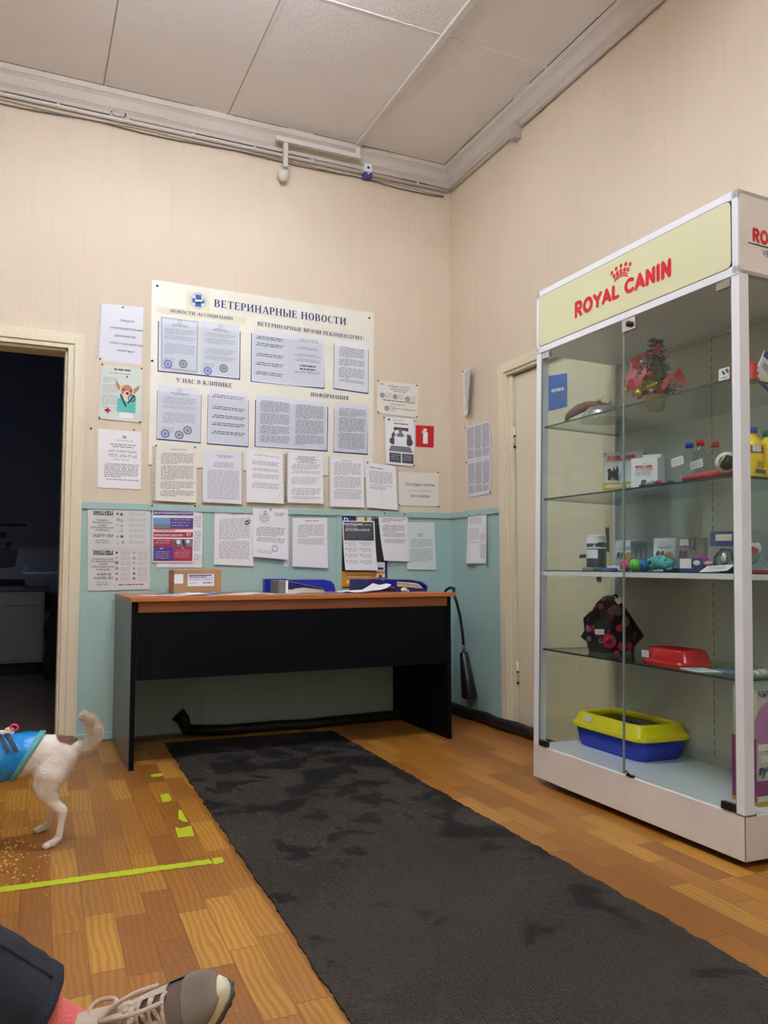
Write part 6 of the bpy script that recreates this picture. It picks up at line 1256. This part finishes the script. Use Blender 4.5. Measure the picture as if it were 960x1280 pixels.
# short lying coat and a bushy tail, as fine blades
R = random.Random(21); me = body.data; q = MB(); me.calc_loop_triangles(); tris = me.loop_triangles; cum = []; acc = 0
for t_2 in tris: acc += t_2.area; cum.append(acc)
import bisect
axis_pts = []; tp = [Vector(nd[i][0]) for i in (36,37,38,39,40,41,42)]
for i in range(6): axis_pts += [tp[i].lerp(tp[i+1], k/6) for k in range(6)]
axis_pts.append(tp[-1])
for _ in range(12): axis_pts = [axis_pts[0]]+[(axis_pts[i-1]+axis_pts[i]*2+axis_pts[i+1])/4 for i in range(1, 36)]+[axis_pts[-1]]
for i in range(21000):
    t_2 = tris[bisect.bisect(cum, R.random()*acc)] if i < 7000 else None
    if t_2 is not None:
        a, b_, c2 = (me.vertices[k].co for k in t_2.vertices); u, v = R.random(), R.random()
        if u+v > 1: u, v = 1-u, 1-v
        p = a+(b_-a)*u+(c2-a)*v; nrm = t_2.normal
        if p.x < -.05 or (p.x > .08 and p.z > .2 and p.x < .33): continue
        d_ = Vector((-.8, 0, -.75))+nrm*.45; L_ = .008 if p.z > .13 else .004
        if (p-Vector((-.03,-.045,.338))).length < .038: mm = 'carrier black' if 0 else 'feather brown'
        else: mm = 'fur white'
        w_ = .0005
    else:
        k = R.random()*34.5; j = int(k); f_ = k-j; c0 = axis_pts[j].lerp(axis_pts[j+1], f_); tg = (axis_pts[min(36,j+2)]-axis_pts[max(0,j-1)]).normalized(); j = j//6
        rr = [.024,.023,.023,.022,.018,.012][j]; a_ = R.uniform(0, 2*PI); s1 = tg.cross(Vector((0,1,0))).normalized(); s2 = tg.cross(s1)
        nrm = s1*math.cos(a_)+s2*math.sin(a_); p = c0+nrm*rr*.8; d_ = tg*1.0+nrm*R.uniform(.25,.75); L_ = R.uniform(.012,.024)*(1.0 if j < 5 else .9)
        mm = R.choice(['fur cream','fur white','fur cream']) if j > 0 else 'fur white'; w_ = .0008
    d_ = d_.normalized(); s_ = d_.cross(Vector((R.uniform(-1,1),R.uniform(-1,1),R.uniform(-1,1)))).normalized()*w_
    q.add([p-s_, p+s_, p+d_*L_], [(0,1,2)], mm)
f_o = q.build('fur', DG); f_o['kind'] = 'stuff'
# ears and face (outside the frame)
q = MB()
for s_ in (-1, 1): q.prism([(.425,.455),(.455,.46),(.43,.52)], 1, -.045+s_*.03-.004, -.045+s_*.03+.004, 'dog coat')
q.build('ears', DG)
q = MB(); q.ball((.54,-.045,.412), .008, 'carrier black', 10)
for s_ in (-1, 1): q.ball((.474,-.045+s_*.024,.44), .006, 'carrier black', 10)
q.build('face', DG)
# jacket: slanted rings round the trunk
def jring(x, k, r, sl, n=28, cz=.279, ry=None):
    out = []
    for i in range(n):
        a = 2*PI*i/n; z = cz+r*math.sin(a); out.append((x+sl*(cz+r-z)/(2*r)*1.0+0, -.045+(ry or r*.95)*math.cos(a), z))
    return out
rings = [jring(.040,0,.070,.085),jring(.052,0,.073,.083),jring(.09,0,.075,.06),jring(.13,0,.076,.05,cz=.276),jring(.18,0,.08,.03,cz=.273),jring(.24,0,.087,.02,cz=.27),jring(.29,0,.085,0,cz=.275),jring(.33,0,.066,-.02,cz=.31),jring(.35,0,.055,-.03,cz=.335)]
R = random.Random(2); q = MB()
for rg in rings[2:]:
    for i in range(len(rg)): w_ = .0022*math.sin(i*2.3+rg[i][0]*90); rg[i] = (rg[i][0], rg[i][1]+w_, rg[i][2]+w_)
loft(q, rings[1:], 'jacket blue', False); jk = q.build('jacket', DG)
q = MB(); loft(q, [jring(.037,0,.0705,.087),jring(.036,0,.075,.087),jring(.046,0,.077,.085),jring(.056,0,.0765,.083),jring(.058,0,.072,.083)], 'jacket trim', False); q.build('hem', jk)
q = MB()
for x0 in (.105, .128):
    vs = []
    for i in range(9): a = math.radians(95-i*9); rr = .0815; z = .276+rr*math.sin(a); xx = x0+.05*(1-i/8); vs += [(xx, -.045+rr*.97*math.cos(a), z), (xx+.014, -.045+rr*.97*math.cos(a), z)]
    q.add(vs, [(2*i,2*i+1,2*i+3,2*i+2) for i in range(8)], 'jacket stripe')
q.build('stripes', jk)
q = MB(); q.tube([(.13+.011*math.cos(a*PI/8), -.035, .372+.009*math.sin(a*PI/8)) for a in range(17)], .003, 'pink ball', 8); q.box((.13,-.06,.352),(.2,-.03,.362),'fur white',None,.003); q.ball((.145,-.04,.366), .009, 'fur white', 10, None, (1.6,1,.8)); q.build('harness_clip', jk)

# ================================================================== THE SEATED PERSON'S LEG
heel = deep((128,1350), 1.27); heel.z = max(heel.z, .022); toe = deep((322,1229), 1.21)
SX = (toe-heel).normalized(); SL = .290
zh = (-_r*.66+_u*.75-_f*.6); SZ = (zh-SX*zh.dot(SX)).normalized(); SY = SZ.cross(SX)
SM = Matrix(((SX.x,SY.x,SZ.x,heel.x),(SX.y,SY.y,SZ.y,heel.y),(SX.z,SY.z,SZ.z,heel.z),(0,0,0,1)))
PM = thing('person', 'seated person in dark jeans, one pink sock and grey beige sneaker showing', 'person', loc=(heel.x, heel.y, 0)); PO_ = PM.location.copy(); PT = Matrix.Translation(-PO_)
ank = SM @ Vector((.062, 0, .075)); knee = deep((-200,1140), 1.10); hip = Vector((-3.2,-4.0,.50))
def legp(t): return ank.lerp(knee, t)
nodes = [(tuple(PT @ hip), (.10,.10)), (tuple(PT @ hip.lerp(knee,.5)), (.085,.085)), (tuple(PT @ knee), (.058,.058)), (tuple(PT @ legp(.68)), (.056,.056)), (tuple(PT @ legp(.3)), (.040,.040)), (tuple(PT @ legp(.0)), (.033,.033)),
         (tuple(PT @ (SM @ Vector((.05,0,.04)))), (.03,.03)), (tuple(PT @ (SM @ Vector((.14,0,.04)))), (.03,.024)), (tuple(PT @ (SM @ Vector((.22,0,.034)))), (.032,.014))]
skin_mesh('body', nodes, [(i, i+1) for i in range(8)], 'skin', PM, 2)
# trousers with soft folds
def cloth_tube(path, rad, n, amp, seed, flat=None):
    vs = []; m_ = len(path); prev = None; rows = []
    for i, p in enumerate(path):
        t = (path[min(i+1,m_-1)]-path[max(i-1,0)]).normalized(); a = t.cross(Vector((0,0,1))).normalized() if prev is None else (prev-t*prev.dot(t)).normalized(); prev = a; b_ = t.cross(a); row = []
        for k in range(n):
            th = 2*PI*k/n; d_ = a*math.cos(th)+b_*math.sin(th); q_ = p+d_*rad[i]
            f_ = noise.noise(Vector((q_.x*9+seed, q_.y*9, q_.z*14)))*amp+abs(noise.noise(Vector((q_.x*22, q_.y*22+seed, q_.z*22))))*amp*.5
            row.append(PT @ (q_+d_*f_))
        rows.append(row)
    return rows
def chain(pts, n):
    out = []; 
    for i in range(len(pts)-1):
        for k in range(n): out.append(pts[i].lerp(pts[i+1], k/n))
    out.append(pts[-1]); return out
pth = chain([hip, knee, legp(.26)], 16)
# round the knee a little
for _ in range(3): pth = [pth[0]]+[(pth[i-1]+pth[i]*2+pth[i+1])/4 for i in range(1, len(pth)-1)]+[pth[-1]]
rad = [.115-.035*min(1, i/15) if i < 16 else .080-.012*(i-16)/16 for i in range(len(pth))]
rows = cloth_tube(pth, rad, 40, .012, 3.1); q = MB(); loft(q, [[tuple(v) for v in r_] for r_ in rows], 'denim', False)
inner = [[tuple(PT @ (pth[-1]+((Vector(v)+PO_)-pth[-1])*s_)) for v in rows[-1]] for s_ in (1.0,.93)]
loft(q, inner+[[tuple(PT @ (pth[-1]+(pth[-4]-pth[-1])*1.0+((Vector(v)+PO_)-pth[-1])*.9)) for v in rows[-1]]], 'denim', False); tro = q.build('trousers', PM)
hp = chain([legp(.26), legp(.35)], 3); hp_rows = cloth_tube([legp(.255), legp(.262), legp(.30), legp(.305)], [.067,.0705,.0715,.069], 40, .012, 3.1)
q = MB(); loft(q, [[tuple(v) for v in r_] for r_ in hp_rows], 'denim hem', False); q.build('hem', tro)
# side seam, running on the camera side of the leg
q = MB(); sd = (EYE-legp(.5)).normalized(); sd = (sd-(knee-ank).normalized()*sd.dot((knee-ank).normalized())).normalized(); up_ = (knee-ank).normalized().cross(sd)
if up_.z < 0: up_ = -up_
seam = []
for i in range(18, len(pth)-1):
    d_ = (sd*.62+up_*.62).normalized(); rr = rad[i]; q0 = pth[i]+d_*rr; f_ = noise.noise(Vector((q0.x*9+3.1, q0.y*9, q0.z*14)))*.012+abs(noise.noise(Vector((q0.x*22, q0.y*22+3.1, q0.z*22))))*.006
    seam.append(PT @ (q0+d_*(f_+.0005)))
q.tube(seam, .0028, 'denim hem', 8); q.build('seam', tro)
rows = cloth_tube(chain([legp(.34), legp(.0), SM @ Vector((.058,0,.06))], 8), [.041-.006*min(1, i/8) for i in range(17)], 28, .002, 1); q = MB(); loft(q, [[tuple(v) for v in r_] for r_ in rows], 'sock pink', False); q.build('sock', PM)

# sneaker, in its own frame: x to the toe, z out of the instep
LS = PT @ SM
sh = bpy.data.objects.new('shoe', None); COL.objects.link(sh); sh.parent = PM; sh.matrix_local = LS; sh['label'] = 'grey beige sneaker with pinkish laces'
def outline(z, grow=0, n=44):
    pts = []
    for k in range(n):
        a = 2*PI*k/n; c_, s_ = math.cos(a), math.sin(a); x = SL/2+SL/2*math.copysign(abs(c_)**.8, c_); t_2 = x/SL
        w_ = .030+.018*math.sin(max(0, min(1, (t_2-.12)/.85))*PI)**1.0+.002; y = w_*math.copysign(abs(s_)**.7, s_)*1.0
        pts.append((x+grow*c_, y+(grow*s_)+.004*math.sin(t_2*PI*2)*-1, z+.022*max(0, t_2-.72)**1.5*5))
    return pts
q = MB(); loft(q, [outline(.004,-.004), outline(.006,.0), outline(.014,.003), outline(.026,.003), outline(.03,0), outline(.03,-.012)], 'shoe sole'); so = q.build('sole', sh)
q = MB(); o1 = outline(.004, .0012, 120); o2 = outline(.004, .0034, 120); lo = [(o2 if (k//3) % 2 else o1)[k] for k in range(120)]
loft(q, [[(x, y, z-.006) for x, y, z in outline(.004, -.008, 120)], [(x, y, z-.004) for x, y, z in lo], [(x, y, z+.002) for x, y, z in lo], [(x, y, z+.003) for x, y, z in outline(.004, .0, 120)]], 'tread')
q.build('tread', so)
secs = [(.004,.022,.062),(.012,.029,.075),(.03,.034,.080),(.055,.036,.078),(.08,.037,.084),(.105,.038,.098),(.125,.039,.101),(.15,.0405,.093),(.175,.042,.081),(.2,.0435,.068),(.225,.0435,.056),(.25,.039,.047),(.268,.031,.041),(.282,.018,.031),(.288,.006,.02)]
def urow(x, w_, h, n=20, zb=.026):
    t_2 = x/SL; lift = .022*max(0, t_2-.72)**1.5*5; row = []
    for k in range(n+1):
        a = PI*k/n; c_, s_ = math.cos(a), math.sin(a); y = w_*math.copysign(abs(c_)**.75, c_)+.004*math.sin(t_2*PI*2)*-1; z = zb+lift+(h-zb)*abs(s_)**.72; row.append((x, y, z))
    return row
urows = [urow(*s_) for s_ in secs]
def strip(q, rows, m, k0=0, k1=None, e=0):
    n = len(rows[0]); k1 = n-1 if k1 is None else k1; vs = []
    for r_ in rows:
        cy = sum(p[1] for p in r_)/n; cz = .03
        for k in range(k0, k1+1): p = Vector(r_[k]); d_ = Vector((0, p.y-cy, p.z-cz)); d_ = d_.normalized() if d_.length > 1e-6 else d_; vs.append(tuple(p+d_*e))
    w_ = k1-k0+1; q.add(vs, [(i*w_+k, i*w_+k+1, (i+1)*w_+k+1, (i+1)*w_+k) for i in range(len(rows)-1) for k in range(w_-1)], m, None, True)
q = MB(); strip(q, urows[5:], 'shoe mesh'); strip(q, urows[:6], 'shoe leather', 0, 6); strip(q, urows[:6], 'shoe leather', 14, 20)
q.add(urows[0], [tuple(range(21))], 'shoe leather'); q.build('upper', sh)
q = MB()
for s_ in (0, 1): strip(q, urows[3:10], 'shoe leather', *( (0,8) if s_ == 0 else (12,20) ), e=.0025)
q.build('quarter', sh)
q = MB(); strip(q, urows[10:], 'suede grey', 0, 20, .003); fold = [urow(secs[8][0]+.004, secs[8][1], secs[8][2])]+urows[9:11]
strip(q, urows[7:11], 'suede grey', 0, 5, .0034); strip(q, urows[7:11], 'suede grey', 15, 20, .0034); q.build('toe_cap', sh)
q = MB()                                                 # padded collar
q.tube([(x, y, z) for x, y, z in ((.105,.03,.088),(.08,.033,.082),(.05,.034,.078),(.02,.03,.082),(.004,.012,.088),(.004,-.012,.088),(.02,-.03,.082),(.05,-.034,.078),(.08,-.033,.082),(.105,-.03,.088))], .006, 'lining pink', 10); q.build('collar', sh)
q = MB(); vs = []
for i in range(9):
    x = .165-.085*i/8; z = .088+.052*(i/8)**.9+.004
    for k in range(7): y = -.022+.044*k/6; vs.append((x, y, z-.14*(y/.05)**2*.05-abs(y)*.12))
q.add(vs, [(i*7+k, i*7+k+1, (i+1)*7+k+1, (i+1)*7+k) for i in range(8) for k in range(6)], 'shoe leather', None, True); q.tube([vs[8*7+k] for k in range(7)], .005, 'lining pink', 8); q.build('tongue', sh)
q = MB()
for i in range(6):
    x = .112+.017*i
    f_ = next(j for j in range(len(secs)-1) if secs[j+1][0] >= x); t_2 = (x-secs[f_][0])/(secs[f_+1][0]-secs[f_][0]); h = secs[f_][2]*(1-t_2)+secs[f_+1][2]*t_2
    q.tube([(x,.026,h-.008),(x+.006,.012,h+.007),(x+.008,0,h+.010),(x+.006,-.012,h+.007),(x,-.026,h-.008)], .0032, 'lace', 8)
    if i < 5: q.tube([(x,.026,h-.006),(x+.012,.0,h+.012),(x+.017,-.026,h-.016)], .0032, 'lace', 8)
for pts in ([(.115,0,.118),(.10,.02,.128),(.11,.035,.122),(.14,.030,.110),(.15,.012,.115),(.125,.0,.120)], [(.115,0,.118),(.125,-.02,.128),(.155,-.03,.115),(.175,-.022,.106),(.16,-.006,.114),(.125,.0,.120)],
            [(.12,0,.12),(.15,.01,.122),(.185,.018,.108),(.21,.02,.092)], [(.12,0,.12),(.15,-.012,.124),(.19,-.016,.108),(.215,-.006,.088)]): 
    P_ = [Vector(p) for p in pts]; P_ = chain(P_, 4)
    for _ in range(4): P_ = [P_[0]]+[(P_[i-1]+P_[i]*2+P_[i+1])/4 for i in range(1, len(P_)-1)]+[P_[-1]]
    q.tube(P_, .0034, 'lace', 8)
q.build('laces', sh)
q = MB()
for i in range(6):
    x = .112+.017*i; f_ = next(j for j in range(len(secs)-1) if secs[j+1][0] >= x); t_2 = (x-secs[f_][0])/(secs[f_+1][0]-secs[f_][0]); h = secs[f_][2]*(1-t_2)+secs[f_+1][2]*t_2
    for s_ in (-1, 1): q.ball((x, s_*.029, h-.012), .0032, 'tread', 8)
q.build('eyelets', sh)

# ================================================================== output look
w = bpy.data.worlds.new('World'); scene.world = w; w.use_nodes = True; w.node_tree.nodes['Background'].inputs['Color'].default_value = (.02,.022,.026,1)
scene.view_settings.view_transform = 'Standard'; scene.view_settings.look = 'None'; scene.view_settings.gamma = 1; scene.view_settings.use_curve_mapping = False
scene.view_settings.exposure = 0.0
scene.cycles.transparent_max_bounces = 32; scene.cycles.max_bounces = 10; scene.cycles.use_denoising = True
